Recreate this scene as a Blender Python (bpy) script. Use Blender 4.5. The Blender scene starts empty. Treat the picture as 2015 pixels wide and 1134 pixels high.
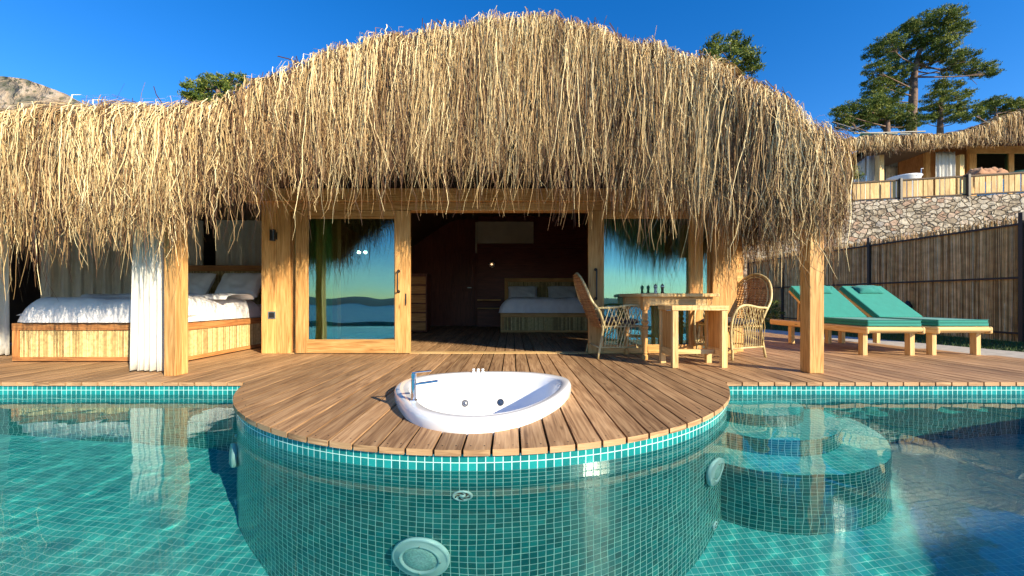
import bpy, math, random
import numpy as np
from mathutils import Vector, Matrix, noise
from mathutils.bvhtree import BVHTree
R = math.radians
random.seed(7)
rng = np.random.default_rng(11)
S = bpy.context.scene
COL = S.collection

# ------------------------------------------------------------ camera, sky, sun, exposure
F, CX, CY, H = 740.0, 1007.5, 588.0, 0.75           # focal length and horizon of the photograph, eye height
cd = bpy.data.cameras.new("camera"); cam = bpy.data.objects.new("camera", cd); COL.objects.link(cam)
cam.location = (0, 0, H); cam.rotation_euler = (R(90), 0, 0)
cd.sensor_width = 36; cd.lens = F / 2015 * 36; cd.shift_y = (CY - 567) / 2015
cd.clip_start = 0.05; cd.clip_end = 30000
S.camera = cam
SUN_EL, SUN_AZ = R(25), R(133)                      # azimuth clockwise from +Y: right and behind the camera
sd = Vector((math.sin(SUN_AZ) * math.cos(SUN_EL), math.cos(SUN_AZ) * math.cos(SUN_EL), math.sin(SUN_EL)))
w = bpy.data.worlds.new("World"); S.world = w; w.use_nodes = True
wn = w.node_tree; bg = wn.nodes["Background"]
sky = wn.nodes.new("ShaderNodeTexSky"); sky.sky_type = 'NISHITA'; sky.sun_disc = False
sky.sun_elevation = SUN_EL; sky.sun_rotation = SUN_AZ
sky.air_density = 1.0; sky.dust_density = 0.0; sky.ozone_density = 4.0
hs = wn.nodes.new("ShaderNodeHueSaturation"); hs.inputs["Saturation"].default_value = 1.32; hs.inputs["Value"].default_value = 1.05; hs.inputs["Hue"].default_value = 0.509
wn.links.new(sky.outputs[0], hs.inputs["Color"]); wn.links.new(hs.outputs[0], bg.inputs[0])
bg.inputs[1].default_value = 0.115
ld = bpy.data.lights.new("sun", 'SUN'); ld.energy = 4.8; ld.angle = R(0.5); ld.color = (1, 0.86, 0.62)
sun = bpy.data.objects.new("sun", ld); COL.objects.link(sun)
sun.rotation_euler = sd.to_track_quat('Z', 'Y').to_euler(); sun.location = (8, -8, 8)
ld.cycles.is_caustics_light = True
S.view_settings.view_transform = 'Standard'; S.view_settings.look = 'None'
S.view_settings.exposure = 1.0; S.view_settings.gamma = 1
S.cycles.max_bounces = 10; S.cycles.transparent_max_bounces = 12
S.cycles.sample_clamp_indirect = 6.0

def G(px, py, z=0.0):
    Y = F * (H - z) / (py - CY); return ((px - CX) * Y / F, Y)
def AT(px, py, Y):
    return ((px - CX) * Y / F, Y, H + (CY - py) * Y / F)

# ------------------------------------------------------------ materials
class NT:
    def __init__(s, name):
        s.m = bpy.data.materials.new(name); s.m.use_nodes = True
        s.t = s.m.node_tree; s.b = s.t.nodes["Principled BSDF"]; s.out = s.t.nodes["Material Output"]
    def n(s, typ, **kw):
        nd = s.t.nodes.new("ShaderNode" + typ)
        for k, v in kw.items():
            if k.startswith("i_"):
                nd.inputs[int(k[2:]) if k[2:].isdigit() else k[2:].replace("_", " ")].default_value = v
            else: setattr(nd, k, v)
        return nd
    def l(s, a, b): s.t.links.new(a, b)
    def math(s, op, a, b=None, c=None):
        nd = s.t.nodes.new("ShaderNodeMath"); nd.operation = op
        for i, x in enumerate((a, b, c)):
            if x is None: continue
            if isinstance(x, (int, float)): nd.inputs[i].default_value = x
            else: s.l(x, nd.inputs[i])
        return nd.outputs[0]
    def mix(s, f, a, b, mode='MIX'):
        nd = s.t.nodes.new("ShaderNodeMix"); nd.data_type = 'RGBA'; nd.blend_type = mode
        for i, x in ((0, f), (6, a), (7, b)):
            if isinstance(x, (int, float)): nd.inputs[i].default_value = x
            elif isinstance(x, tuple): nd.inputs[i].default_value = (*x, 1)
            else: s.l(x, nd.inputs[i])
        return nd.outputs[2]
    def ramp(s, f, stops):
        nd = s.t.nodes.new("ShaderNodeValToRGB"); e = nd.color_ramp.elements
        while len(e) < len(stops): e.new(0.5)
        for q, (p, c) in zip(e, stops): q.position = p; q.color = (*c, 1)
        s.l(f, nd.inputs[0]); return nd.outputs[0]
    def bump(s, h, dist=0.01, strength=1.0):
        nd = s.n("Bump"); nd.inputs["Distance"].default_value = dist; nd.inputs["Strength"].default_value = strength
        s.l(h, nd.inputs["Height"]); s.l(nd.outputs[0], s.b.inputs["Normal"]); return nd
    def set(s, **kw):
        for k, v in kw.items():
            i = s.b.inputs[k.replace("_", " ")]
            if hasattr(v, "is_linked") or isinstance(v, bpy.types.NodeSocket): s.l(v, i)
            elif isinstance(v, tuple): i.default_value = (*v, 1)
            else: i.default_value = v
        return s

def wood(name, light, mid, dark, rough=0.6, grain=1.0, knots=True, vary=0.35):
    t = NT(name); uv = t.n("UVMap"); at = t.n("Attribute", attribute_name="rnd")
    ofs = t.n("CombineXYZ"); t.l(t.math('MULTIPLY', at.outputs["Fac"], 37.0), ofs.inputs[0]); t.l(t.math('MULTIPLY', at.outputs["Fac"], 91.0), ofs.inputs[1])
    ad = t.n("VectorMath", operation='ADD'); t.l(uv.outputs[0], ad.inputs[0]); t.l(ofs.outputs[0], ad.inputs[1])
    mp = t.n("Mapping"); mp.inputs["Scale"].default_value = (1.6 * grain, 26 * grain, 1); t.l(ad.outputs[0], mp.inputs[0])
    n1 = t.n("TexNoise"); n1.inputs["Scale"].default_value = 1.3; n1.inputs["Detail"].default_value = 6; n1.inputs["Distortion"].default_value = 1.4; t.l(mp.outputs[0], n1.inputs["Vector"])
    mp2 = t.n("Mapping"); mp2.inputs["Scale"].default_value = (5 * grain, 110 * grain, 1); t.l(ad.outputs[0], mp2.inputs[0])
    n2 = t.n("TexNoise"); n2.inputs["Scale"].default_value = 1; n2.inputs["Detail"].default_value = 3; t.l(mp2.outputs[0], n2.inputs["Vector"])
    f = t.math('ADD', t.math('MULTIPLY', n1.outputs[0], 0.7), t.math('MULTIPLY', n2.outputs[0], 0.3))
    c = t.ramp(f, [(0.34, dark), (0.5, mid), (0.64, light)])
    if knots:
        mk = t.n("Mapping"); mk.inputs["Scale"].default_value = (2.2, 7, 1); t.l(ad.outputs[0], mk.inputs[0])
        vo = t.n("TexVoronoi"); vo.inputs["Scale"].default_value = 1; vo.inputs["Randomness"].default_value = 1; t.l(mk.outputs[0], vo.inputs["Vector"])
        k = t.ramp(vo.outputs["Distance"], [(0.03, (1, 1, 1)), (0.11, (0, 0, 0))])
        c = t.mix(t.math('MULTIPLY', k, 0.75), c, tuple(x * 0.35 for x in dark))
    big = t.n("TexNoise"); big.inputs["Scale"].default_value = 1.1; big.inputs["Detail"].default_value = 3; t.l(ad.outputs[0], big.inputs["Vector"])
    v = t.math('ADD', t.math('MULTIPLY', at.outputs["Fac"], vary), t.math('ADD', t.math('MULTIPLY', big.outputs[0], 0.7), 0.64 - vary / 2))
    vc = t.n("CombineColor"); [t.l(v, vc.inputs[i]) for i in range(3)]
    c = t.mix(1.0, c, vc.outputs[0], 'MULTIPLY')
    t.set(Base_Color=c, Roughness=rough); t.b.inputs["Specular IOR Level"].default_value = 0.3
    t.bump(f, 0.002, 0.7)
    return t.m

def plain(name, col, rough=0.5, metal=0.0, spec=0.5, nscale=0, namp=0.1, bump=0.0, coat=0.0):
    t = NT(name); t.set(Roughness=rough, Metallic=metal); t.b.inputs["Specular IOR Level"].default_value = spec
    t.b.inputs["Coat Weight"].default_value = coat
    if nscale:
        tc = t.n("TexCoord"); n = t.n("TexNoise"); n.inputs["Scale"].default_value = nscale; n.inputs["Detail"].default_value = 5
        t.l(tc.outputs["Object"], n.inputs["Vector"])
        c = t.ramp(n.outputs[0], [(0.3, tuple(x * (1 - namp) for x in col)), (0.7, tuple(min(1, x * (1 + namp)) for x in col))])
        t.set(Base_Color=c)
        if bump: t.bump(n.outputs[0], bump)
    else: t.set(Base_Color=col)
    return t.m

def fabric(name, col, weave=900, rough=0.9, sub=0.0):
    t = NT(name); tc = t.n("TexCoord")
    n = t.n("TexNoise"); n.inputs["Scale"].default_value = 9; n.inputs["Detail"].default_value = 4; t.l(tc.outputs["Object"], n.inputs["Vector"])
    c = t.ramp(n.outputs[0], [(0.3, tuple(x * 0.9 for x in col)), (0.7, col)])
    t.set(Base_Color=c, Roughness=rough); t.b.inputs["Sheen Weight"].default_value = 0.15
    t.bump(n.outputs[0], 0.01, 0.5)
    if sub:
        tr = t.n("BsdfTranslucent"); t.l(c, tr.inputs[0]); mx = t.n("MixShader"); mx.inputs[0].default_value = sub
        t.l(t.b.outputs[0], mx.inputs[1]); t.l(tr.outputs[0], mx.inputs[2]); t.l(mx.outputs[0], t.out.inputs[0])
    return t.m

def rndcol(name, stops, rough=0.65, nscale=0, spec=0.25, bump=0.0, trans=0.0):
    t = NT(name); at = t.n("Attribute", attribute_name="rnd")
    c = t.ramp(at.outputs["Fac"], stops)
    if nscale:
        tc = t.n("TexCoord"); n = t.n("TexNoise"); n.inputs["Scale"].default_value = nscale; n.inputs["Detail"].default_value = 4
        t.l(tc.outputs["Object"], n.inputs["Vector"])
        g = t.ramp(n.outputs[0], [(0.3, (0.65, 0.62, 0.6)), (0.65, (1, 1, 1))]); c = t.mix(1.0, c, g, 'MULTIPLY')
    t.set(Base_Color=c, Roughness=rough); t.b.inputs["Specular IOR Level"].default_value = spec
    if trans:
        tr = t.n("BsdfTranslucent"); t.l(c, tr.inputs[0]); mx = t.n("MixShader"); mx.inputs[0].default_value = trans
        t.l(t.b.outputs[0], mx.inputs[1]); t.l(tr.outputs[0], mx.inputs[2]); t.l(mx.outputs[0], t.out.inputs[0])
    return t.m

def tiles(name, pitch, grout_w, cols, grout, rough=0.18):
    t = NT(name); uv = t.n("UVMap"); sx = t.n("SeparateXYZ"); t.l(uv.outputs[0], sx.inputs[0])
    ids, edges = [], []
    for i in (0, 1):
        q = t.math('DIVIDE', sx.outputs[i], pitch); ids.append(t.math('FLOOR', q)); fr = t.math('FRACT', q)
        edges.append(t.math('MINIMUM', fr, t.math('SUBTRACT', 1.0, fr)))
    e = t.math('MINIMUM', *edges)
    k = t.n("MapRange"); k.inputs[1].default_value = grout_w * 0.7; k.inputs[2].default_value = grout_w * 1.3; t.l(e, k.inputs[0])
    cb = t.n("CombineXYZ"); t.l(ids[0], cb.inputs[0]); t.l(ids[1], cb.inputs[1])
    wnz = t.n("TexWhiteNoise", noise_dimensions='2D'); t.l(cb.outputs[0], wnz.inputs["Vector"])
    c = t.ramp(wnz.outputs["Value"], [(i / (len(cols) - 1), c) for i, c in enumerate(cols)])
    n = t.n("TexNoise"); n.inputs["Scale"].default_value = 60; n.inputs["Detail"].default_value = 3; t.l(uv.outputs[0], n.inputs["Vector"])
    sh = t.n("CombineXYZ"); [t.l(t.math('FLOOR', t.math('DIVIDE', q, 7.0)), sh.inputs[i]) for i, q in enumerate(ids)]
    w2 = t.n("TexWhiteNoise", noise_dimensions='2D'); t.l(sh.outputs[0], w2.inputs["Vector"])
    c = t.mix(t.math('MULTIPLY', w2.outputs["Value"], 0.3), c, cols[0])
    c = t.mix(t.math('MULTIPLY', n.outputs[0], 0.2), c, tuple(min(1, x * 1.8 + 0.01) for x in cols[-1]))
    c = t.mix(k.outputs[0], grout, c)
    t.set(Base_Color=c, Roughness=t.math('SUBTRACT', 0.7, t.math('MULTIPLY', k.outputs[0], 0.7 - rough)))
    t.bump(k.outputs[0], 0.0015, 0.6)
    return t.m

M = {}
M['pine'] = wood('pine_wood', (0.74, 0.44, 0.17), (0.60, 0.32, 0.105), (0.40, 0.18, 0.05))
M['pale'] = wood('pale_wood', (0.78, 0.57, 0.28), (0.68, 0.45, 0.19), (0.5, 0.28, 0.1))
M['deck'] = wood('deck_wood', (0.50, 0.315, 0.165), (0.36, 0.21, 0.105), (0.17, 0.088, 0.042), rough=0.62, vary=0.45, grain=0.8)
M['orange'] = wood('cedar_wood', (0.56, 0.27, 0.095), (0.46, 0.2, 0.065), (0.3, 0.11, 0.035), knots=False)
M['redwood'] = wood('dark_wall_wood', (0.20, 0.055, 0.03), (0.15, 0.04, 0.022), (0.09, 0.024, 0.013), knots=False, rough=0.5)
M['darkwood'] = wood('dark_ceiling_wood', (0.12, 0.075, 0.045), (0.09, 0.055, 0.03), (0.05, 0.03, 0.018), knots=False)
M['bamboo'] = rndcol('bamboo', [(0, (0.34, 0.22, 0.08)), (0.4, (0.62, 0.46, 0.19)), (1, (0.78, 0.62, 0.3))], 0.45, 30, 0.4)
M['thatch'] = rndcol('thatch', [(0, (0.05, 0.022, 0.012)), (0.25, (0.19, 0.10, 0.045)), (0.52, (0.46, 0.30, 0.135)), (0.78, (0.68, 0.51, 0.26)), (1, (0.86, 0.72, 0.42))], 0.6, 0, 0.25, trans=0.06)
M['thatchback'] = plain('thatch_underlayer', (0.17, 0.1, 0.05), 0.9, nscale=25, namp=0.5, bump=0.02)
M['reed'] = rndcol('reed', [(0, (0.26, 0.14, 0.045)), (0.4, (0.64, 0.40, 0.15)), (0.8, (0.82, 0.6, 0.28)), (1, (0.9, 0.75, 0.45))], 0.6, 6)
M['white'] = fabric('white_cotton', (0.82, 0.8, 0.8))
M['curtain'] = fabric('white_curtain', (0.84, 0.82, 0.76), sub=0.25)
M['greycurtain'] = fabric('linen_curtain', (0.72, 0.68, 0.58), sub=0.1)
M['greencurtain'] = fabric('green_curtain', (0.42, 0.5, 0.16))
M['teal'] = fabric('teal_canvas', (0.011, 0.235, 0.185))
M['tealdark'] = fabric('dark_teal_canvas', (0.01, 0.2, 0.17))
M['navy'] = fabric('dark_cushion', (0.03, 0.028, 0.045))
M['brownfab'] = fabric('brown_blanket', (0.4, 0.2, 0.1))
M['ceramic'] = plain('white_acrylic', (0.86, 0.86, 0.86), 0.12, spec=0.6, coat=0.6)
M['chrome'] = plain('chrome', (0.75, 0.75, 0.76), 0.08, 1.0)
M['steel'] = plain('brushed_steel', (0.55, 0.53, 0.5), 0.3, 1.0)
M['jet'] = plain('dark_chrome', (0.2, 0.2, 0.2), 0.25, 0.9)
M['black'] = plain('black_metal', (0.018, 0.017, 0.016), 0.4)
M['darkmetal'] = plain('dark_brown_metal', (0.03, 0.024, 0.02), 0.5)
M['plastic'] = plain('white_pool_plastic', (0.55, 0.8, 0.78), 0.35)
M['lens'] = plain('pool_lens', (0.36, 0.62, 0.58), 0.15, nscale=90, namp=0.25, bump=0.002)
M['rattan'] = rndcol('pale_rattan', [(0, (0.5, 0.38, 0.16)), (1, (0.72, 0.6, 0.32))], 0.4, 12, 0.4)
M['weave'] = rndcol('brown_rattan_weave', [(0, (0.36, 0.15, 0.055)), (1, (0.6, 0.33, 0.14))], 0.5, 20)
M['plaster'] = plain('cream_plaster', (0.5, 0.46, 0.34), 0.9, nscale=3, namp=0.12)
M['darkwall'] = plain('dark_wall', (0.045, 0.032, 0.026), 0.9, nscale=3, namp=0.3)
M['soil'] = plain('dark_soil', (0.05, 0.035, 0.025), 0.95, nscale=6, namp=0.4)
M['path'] = plain('pale_stone_path', (0.42, 0.38, 0.32), 0.85, nscale=14, namp=0.2, bump=0.004)
M['lawn'] = plain('lawn_soil', (0.03, 0.055, 0.015), 0.9, nscale=12, namp=0.5)
M['grass'] = rndcol('grass_blades', [(0, (0.025, 0.06, 0.012)), (1, (0.08, 0.14, 0.03))], 0.6)
M['bark'] = plain('pine_bark', (0.16, 0.1, 0.07), 0.9, nscale=4, namp=0.5, bump=0.05)
M['leaf'] = rndcol('pine_needles', [(0, (0.02, 0.05, 0.012)), (0.4, (0.08, 0.13, 0.022)), (0.75, (0.20, 0.24, 0.04)), (1, (0.36, 0.36, 0.08))], 0.6, trans=0.2)
M['terrain'] = plain('scrub_hillside', (0.07, 0.085, 0.035), 0.95, nscale=0.25, namp=0.6, bump=0.4)
M['copper'] = plain('pepper_grain', (0.14, 0.07, 0.04), 0.7, nscale=200, namp=0.6)
M['shaker'] = plain('shaker_glass', (0.7, 0.6, 0.52), 0.1, spec=0.7)
M['solar'] = plain('solar_glass', (0.01, 0.06, 0.06), 0.1, spec=0.8)
M['tile'] = tiles('pool_mosaic', 0.044, 0.045, [(0.004, 0.11, 0.115), (0.007, 0.195, 0.195), (0.014, 0.295, 0.29)], (0.6, 0.9, 0.82))
M['tilefloor'] = tiles('pool_floor_mosaic', 0.044, 0.035, [(0.02, 0.255, 0.27), (0.03, 0.315, 0.325), (0.045, 0.38, 0.385)], (0.34, 0.66, 0.64))  # lighter than the wall mosaic: sunlight on the floor put into the colour

def m_stone():
    t = NT('stone_masonry'); tc = t.n("TexCoord")
    nz = t.n("TexNoise"); nz.inputs["Scale"].default_value = 2.2; nz.inputs["Detail"].default_value = 3; t.l(tc.outputs["Object"], nz.inputs["Vector"])
    ad = t.n("VectorMath", operation='MULTIPLY_ADD'); t.l(nz.outputs["Color"], ad.inputs[0]); ad.inputs[1].default_value = (.3, .3, .3); t.l(tc.outputs["Object"], ad.inputs[2])
    mp = t.n("Mapping"); mp.inputs["Scale"].default_value = (3.9, 3.9, 5.4); t.l(ad.outputs[0], mp.inputs[0])
    v = t.n("TexVoronoi"); v.inputs["Scale"].default_value = 1; t.l(mp.outputs[0], v.inputs["Vector"])
    e = t.n("TexVoronoi", feature='DISTANCE_TO_EDGE'); e.inputs["Scale"].default_value = 1; t.l(mp.outputs[0], e.inputs["Vector"])
    sc = t.n("SeparateColor"); t.l(v.outputs["Color"], sc.inputs[0])
    c = t.ramp(sc.outputs[0], [(0, (0.34, 0.27, 0.19)), (0.35, (0.5, 0.43, 0.33)), (0.7, (0.6, 0.54, 0.44)), (0.9, (0.44, 0.27, 0.18)), (1, (0.4, 0.37, 0.33))])
    k = t.ramp(e.outputs["Distance"], [(0.02, (0, 0, 0)), (0.09, (1, 1, 1))])
    n2 = t.n("TexNoise"); n2.inputs["Scale"].default_value = 7; n2.inputs["Detail"].default_value = 6; t.l(tc.outputs["Object"], n2.inputs["Vector"])
    g = t.ramp(n2.outputs[0], [(0.3, (0.6, 0.58, 0.55)), (0.65, (1, 1, 1))]); c = t.mix(1.0, c, g, 'MULTIPLY')
    c = t.mix(k, (0.13, 0.1, 0.07), c)
    t.set(Base_Color=c, Roughness=0.9)
    hgt = t.math('ADD', t.math('MULTIPLY', k, 0.8), t.math('MULTIPLY', n2.outputs[0], 0.5))
    t.bump(hgt, 0.12); return t.m
M['stone'] = m_stone()
def m_rock():
    t = NT('limestone'); tc = t.n("TexCoord")
    n = t.n("TexNoise"); n.inputs["Scale"].default_value = 0.035; n.inputs["Detail"].default_value = 10; n.inputs["Distortion"].default_value = 0.6; t.l(tc.outputs["Object"], n.inputs["Vector"])
    c = t.ramp(n.outputs[0], [(0.3, (0.05, 0.06, 0.03)), (0.42, (0.17, 0.155, 0.12)), (0.52, (0.31, 0.24, 0.17)), (0.7, (0.4, 0.34, 0.27))])
    v = t.n("TexVoronoi"); v.inputs["Scale"].default_value = 0.09; t.l(tc.outputs["Object"], v.inputs["Vector"])
    k = t.ramp(v.outputs["Distance"], [(0.25, (1, 1, 1)), (0.34, (0, 0, 0))])
    c = t.mix(t.math('MULTIPLY', k, 0.7), c, (0.035, 0.05, 0.02))
    t.set(Base_Color=c, Roughness=0.95); t.bump(n.outputs[0], 30); return t.m
M['rock'] = m_rock()
def m_water():
    t = NT('pool_water'); t.t.nodes.remove(t.b)
    g = t.n("BsdfGlass"); g.inputs["IOR"].default_value = 1.333; g.inputs["Roughness"].default_value = 0.0
    g.inputs["Color"].default_value = (0.84, 0.99, 0.985, 1)
    t.l(g.outputs[0], t.out.inputs[0]); return t.m
M['water'] = m_water()
def m_glass():
    t = NT('tinted_window_glass'); t.t.nodes.remove(t.b)
    tr = t.n("BsdfTransparent"); tr.inputs[0].default_value = (0.66, 0.84, 0.70, 1)
    gl = t.n("BsdfGlossy"); gl.inputs["Color"].default_value = (0.5, 0.82, 0.9, 1); gl.inputs["Roughness"].default_value = 0.0
    tc = t.n("TexCoord"); n = t.n("TexNoise"); n.inputs["Scale"].default_value = 1.6; n.inputs["Detail"].default_value = 1; t.l(tc.outputs["Object"], n.inputs["Vector"])
    b = t.n("Bump"); b.inputs["Distance"].default_value = 0.004; t.l(n.outputs[0], b.inputs["Height"]); t.l(b.outputs[0], gl.inputs["Normal"])
    fr = t.n("Fresnel"); fr.inputs["IOR"].default_value = 1.5
    mx = t.n("MixShader"); t.l(t.math('ADD', t.math('MULTIPLY', fr.outputs[0], 0.8), 0.2), mx.inputs[0])
    t.l(tr.outputs[0], mx.inputs[1]); t.l(gl.outputs[0], mx.inputs[2]); t.l(mx.outputs[0], t.out.inputs[0]); return t.m
M['glass'] = m_glass()
def m_sea():
    t = NT('sea_water'); t.set(Base_Color=(0.01, 0.06, 0.12), Roughness=0.25); return t.m
M['sea'] = m_sea()
def m_lamp(name, col, e):
    t = NT(name); t.set(Base_Color=(0.8, 0.7, 0.55), Emission_Color=col, Emission_Strength=e); return t.m
M['bulb'] = m_lamp('lit_bulb', (1, 0.6, 0.3), 1.2)
M['spot'] = m_lamp('lit_spot', (1, 0.95, 0.85), 12)

# ------------------------------------------------------------ mesh builder and scene helpers
ORG = {}
def tag(o, label=None, cat=None, group=None, kind=None):
    for k, v in (('label', label), ('category', cat), ('group', group), ('kind', kind)):
        if v: o[k] = v
    return o
def thing(name, label, cat, loc=(0, 0, 0), rz=0, group=None):
    o = bpy.data.objects.new(name, None); COL.objects.link(o); o.empty_display_size = 0.1
    o.location = loc; o.rotation_euler = (0, 0, rz); ORG[o] = Vector(loc)
    return tag(o, label, cat, group)
def copy_tree(o, parent=None):
    c = o.copy(); COL.objects.link(c); c.parent = parent
    for ch in [x for x in COL.objects if x.parent == o]: copy_tree(ch, c)
    return c

class MB:
    def __init__(s): s.v = []; s.f = []; s.uv = []; s.r = []
    def face(s, idx, uv, r): s.f.append(idx); s.uv.append(uv); s.r.append(r)
    def hexa(s, P, dims, r=None):
        """P: 8 corners (z-low loop then z-high loop), dims: (lx,ly,lz); grain runs along the longest"""
        r = random.random() if r is None else r
        b = len(s.v); s.v += [tuple(p) for p in P]
        a = max(range(3), key=lambda i: dims[i])
        Q = [(0, 0, 0), (1, 0, 0), (1, 1, 0), (0, 1, 0), (0, 0, 1), (1, 0, 1), (1, 1, 1), (0, 1, 1)]
        for fc, n in (((3, 2, 1, 0), 2), ((4, 5, 6, 7), 2), ((0, 1, 5, 4), 1), ((2, 3, 7, 6), 1), ((1, 2, 6, 5), 0), ((3, 0, 4, 7), 0)):
            ax = [i for i in range(3) if i != n]
            if a in ax and ax[0] != a: ax.reverse()
            s.face([b + i for i in fc], [(Q[i][ax[0]] * dims[ax[0]] + n * 3.1, Q[i][ax[1]] * dims[ax[1]] + r * 0.3) for i in fc], r)
        return s
    def box(s, x0, x1, y0, y1, z0, z1, r=None):
        P = [(x0, y0, z0), (x1, y0, z0), (x1, y1, z0), (x0, y1, z0), (x0, y0, z1), (x1, y0, z1), (x1, y1, z1), (x0, y1, z1)]
        return s.hexa(P, (x1 - x0, y1 - y0, z1 - z0), r)
    def obox(s, c, size, M3, r=None):
        h = [q / 2 for q in size]
        P = [Vector(c) + M3 @ Vector((sx * h[0], sy * h[1], sz * h[2])) for sz in (-1, 1) for sx, sy in ((-1, -1), (1, -1), (1, 1), (-1, 1))]
        return s.hexa(P, size, r)
    def beam(s, p0, p1, w, h, up=(0, 0, 1), r=None):
        p0, p1 = Vector(p0), Vector(p1); d = (p1 - p0); L = d.length; x = d.normalized()
        y = Vector(up).cross(x).normalized(); z = x.cross(y)
        return s.obox((p0 + p1) / 2, (L, w, h), Matrix((x, y, z)).transposed(), r)
    def tube(s, pts, rad, n=8, r=None, caps=True, closed=False):
        r = random.random() if r is None else r
        pts = [Vector(p) for p in pts]; m = len(pts); b = len(s.v)
        rad = rad if isinstance(rad, (list, tuple)) else [rad] * m
        tan = []
        for i in range(m):
            a = pts[(i - 1) % m] if (closed or i) else pts[0]; c = pts[(i + 1) % m] if (closed or i < m - 1) else pts[-1]
            tan.append((c - a).normalized())
        u = tan[0].orthogonal().normalized(); L = 0; Ls = []
        for i in range(m):
            u = (u - tan[i] * u.dot(tan[i])).normalized(); w_ = tan[i].cross(u)
            if i: L += (pts[i] - pts[i - 1]).length
            Ls.append(L)
            for k in range(n):
                a = 2 * math.pi * k / n
                s.v.append(tuple(pts[i] + (u * math.cos(a) + w_ * math.sin(a)) * rad[i]))
        for i in range(m if closed else m - 1):
            j = (i + 1) % m
            for k in range(n):
                k2 = (k + 1) % n; c = 2 * math.pi * max(rad)
                s.face([b + i * n + k, b + i * n + k2, b + j * n + k2, b + j * n + k],
                       [(Ls[i], c * k / n), (Ls[i], c * (k + 1) / n), (Ls[i] + .1, c * (k + 1) / n), (Ls[i] + .1, c * k / n)], r)
        if caps and not closed:
            s.face([b + k for k in reversed(range(n))], [(math.cos(k), math.sin(k)) for k in range(n)], r)
            s.face([b + (m - 1) * n + k for k in range(n)], [(math.cos(k), math.sin(k)) for k in range(n)], r)
        return s
    def lathe(s, prof, c=(0, 0, 0), n=20, r=None, M3=None):
        r = random.random() if r is None else r
        b = len(s.v); M3 = M3 or Matrix.Identity(3)
        for (rr, z) in prof:
            for k in range(n):
                a = 2 * math.pi * k / n
                s.v.append(tuple(Vector(c) + M3 @ Vector((rr * math.cos(a), rr * math.sin(a), z))))
        for i in range(len(prof) - 1):
            for k in range(n):
                k2 = (k + 1) % n
                s.face([b + i * n + k, b + i * n + k2, b + (i + 1) * n + k2, b + (i + 1) * n + k],
                       [(prof[i][1], k * .02), (prof[i][1], (k + 1) * .02), (prof[i + 1][1], (k + 1) * .02), (prof[i + 1][1], k * .02)], r)
        s.face([b + k for k in reversed(range(n))], [(0, 0)] * n, r)
        s.face([b + (len(prof) - 1) * n + k for k in range(n)], [(0, 0)] * n, r)
        return s
    def grid(s, nx, ny, fn, r=0.5, wrap=False):
        b = len(s.v)
        for j in range(ny + 1):
            for i in range(nx + 1): s.v.append(tuple(fn(i / nx, j / ny)))
        for j in range(ny):
            for i in range(nx):
                s.face([b + j * (nx + 1) + i, b + j * (nx + 1) + i + 1, b + (j + 1) * (nx + 1) + i + 1, b + (j + 1) * (nx + 1) + i],
                       [(i / nx, j / ny), ((i + 1) / nx, j / ny), ((i + 1) / nx, (j + 1) / ny), (i / nx, (j + 1) / ny)], r)
        return s
    def build(s, name, mat, parent=None, smooth=False, bevel=0.0, local=False, subsurf=0, thick=0.0):
        me = bpy.data.meshes.new(name)
        o = bpy.data.objects.new(name, me); COL.objects.link(o)
        org = Vector((0, 0, 0))
        if parent is not None:
            org = ORG.get(parent, org); o.parent = parent; ORG[o] = org
        V = s.v if local else [tuple(Vector(p) - org) for p in s.v]
        me.from_pydata(V, [], s.f)
        uvl = me.uv_layers.new(name="UVMap"); flat = [c for fc in s.uv for p in fc for c in p]; uvl.data.foreach_set("uv", flat)
        at = me.attributes.new("rnd", 'FLOAT', 'FACE'); at.data.foreach_set("value", s.r)
        me.materials.append(M[mat] if isinstance(mat, str) else mat)
        if smooth: me.polygons.foreach_set("use_smooth", [True] * len(me.polygons))
        me.update()
        if bevel:
            md = o.modifiers.new("bevel", 'BEVEL'); md.width = bevel; md.segments = 2; md.limit_method = 'ANGLE'
        if thick:
            md = o.modifiers.new("solid", 'SOLIDIFY'); md.thickness = thick
        if subsurf:
            md = o.modifiers.new("sub", 'SUBSURF'); md.levels = md.render_levels = subsurf
        return o

def np_mesh(name, V, Fq, rnd, mat, parent=None, kind=None):
    me = bpy.data.meshes.new(name); n = len(Fq)
    me.vertices.add(len(V)); me.vertices.foreach_set("co", np.asarray(V, np.float32).ravel())
    k = Fq.shape[1]
    me.loops.add(n * k); me.loops.foreach_set("vertex_index", np.asarray(Fq, np.int32).ravel())
    me.polygons.add(n); me.polygons.foreach_set("loop_start", np.arange(n, dtype=np.int32) * k)
    at = me.attributes.new("rnd", 'FLOAT', 'FACE'); at.data.foreach_set("value", np.asarray(rnd, np.float32))
    me.materials.append(M[mat]); me.update(calc_edges=True); me.validate()
    o = bpy.data.objects.new(name, me); COL.objects.link(o)
    if parent is not None:
        o.parent = parent; ORG[o] = ORG[parent]; me.transform(Matrix.Translation(-ORG[parent]))
    return o

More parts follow.
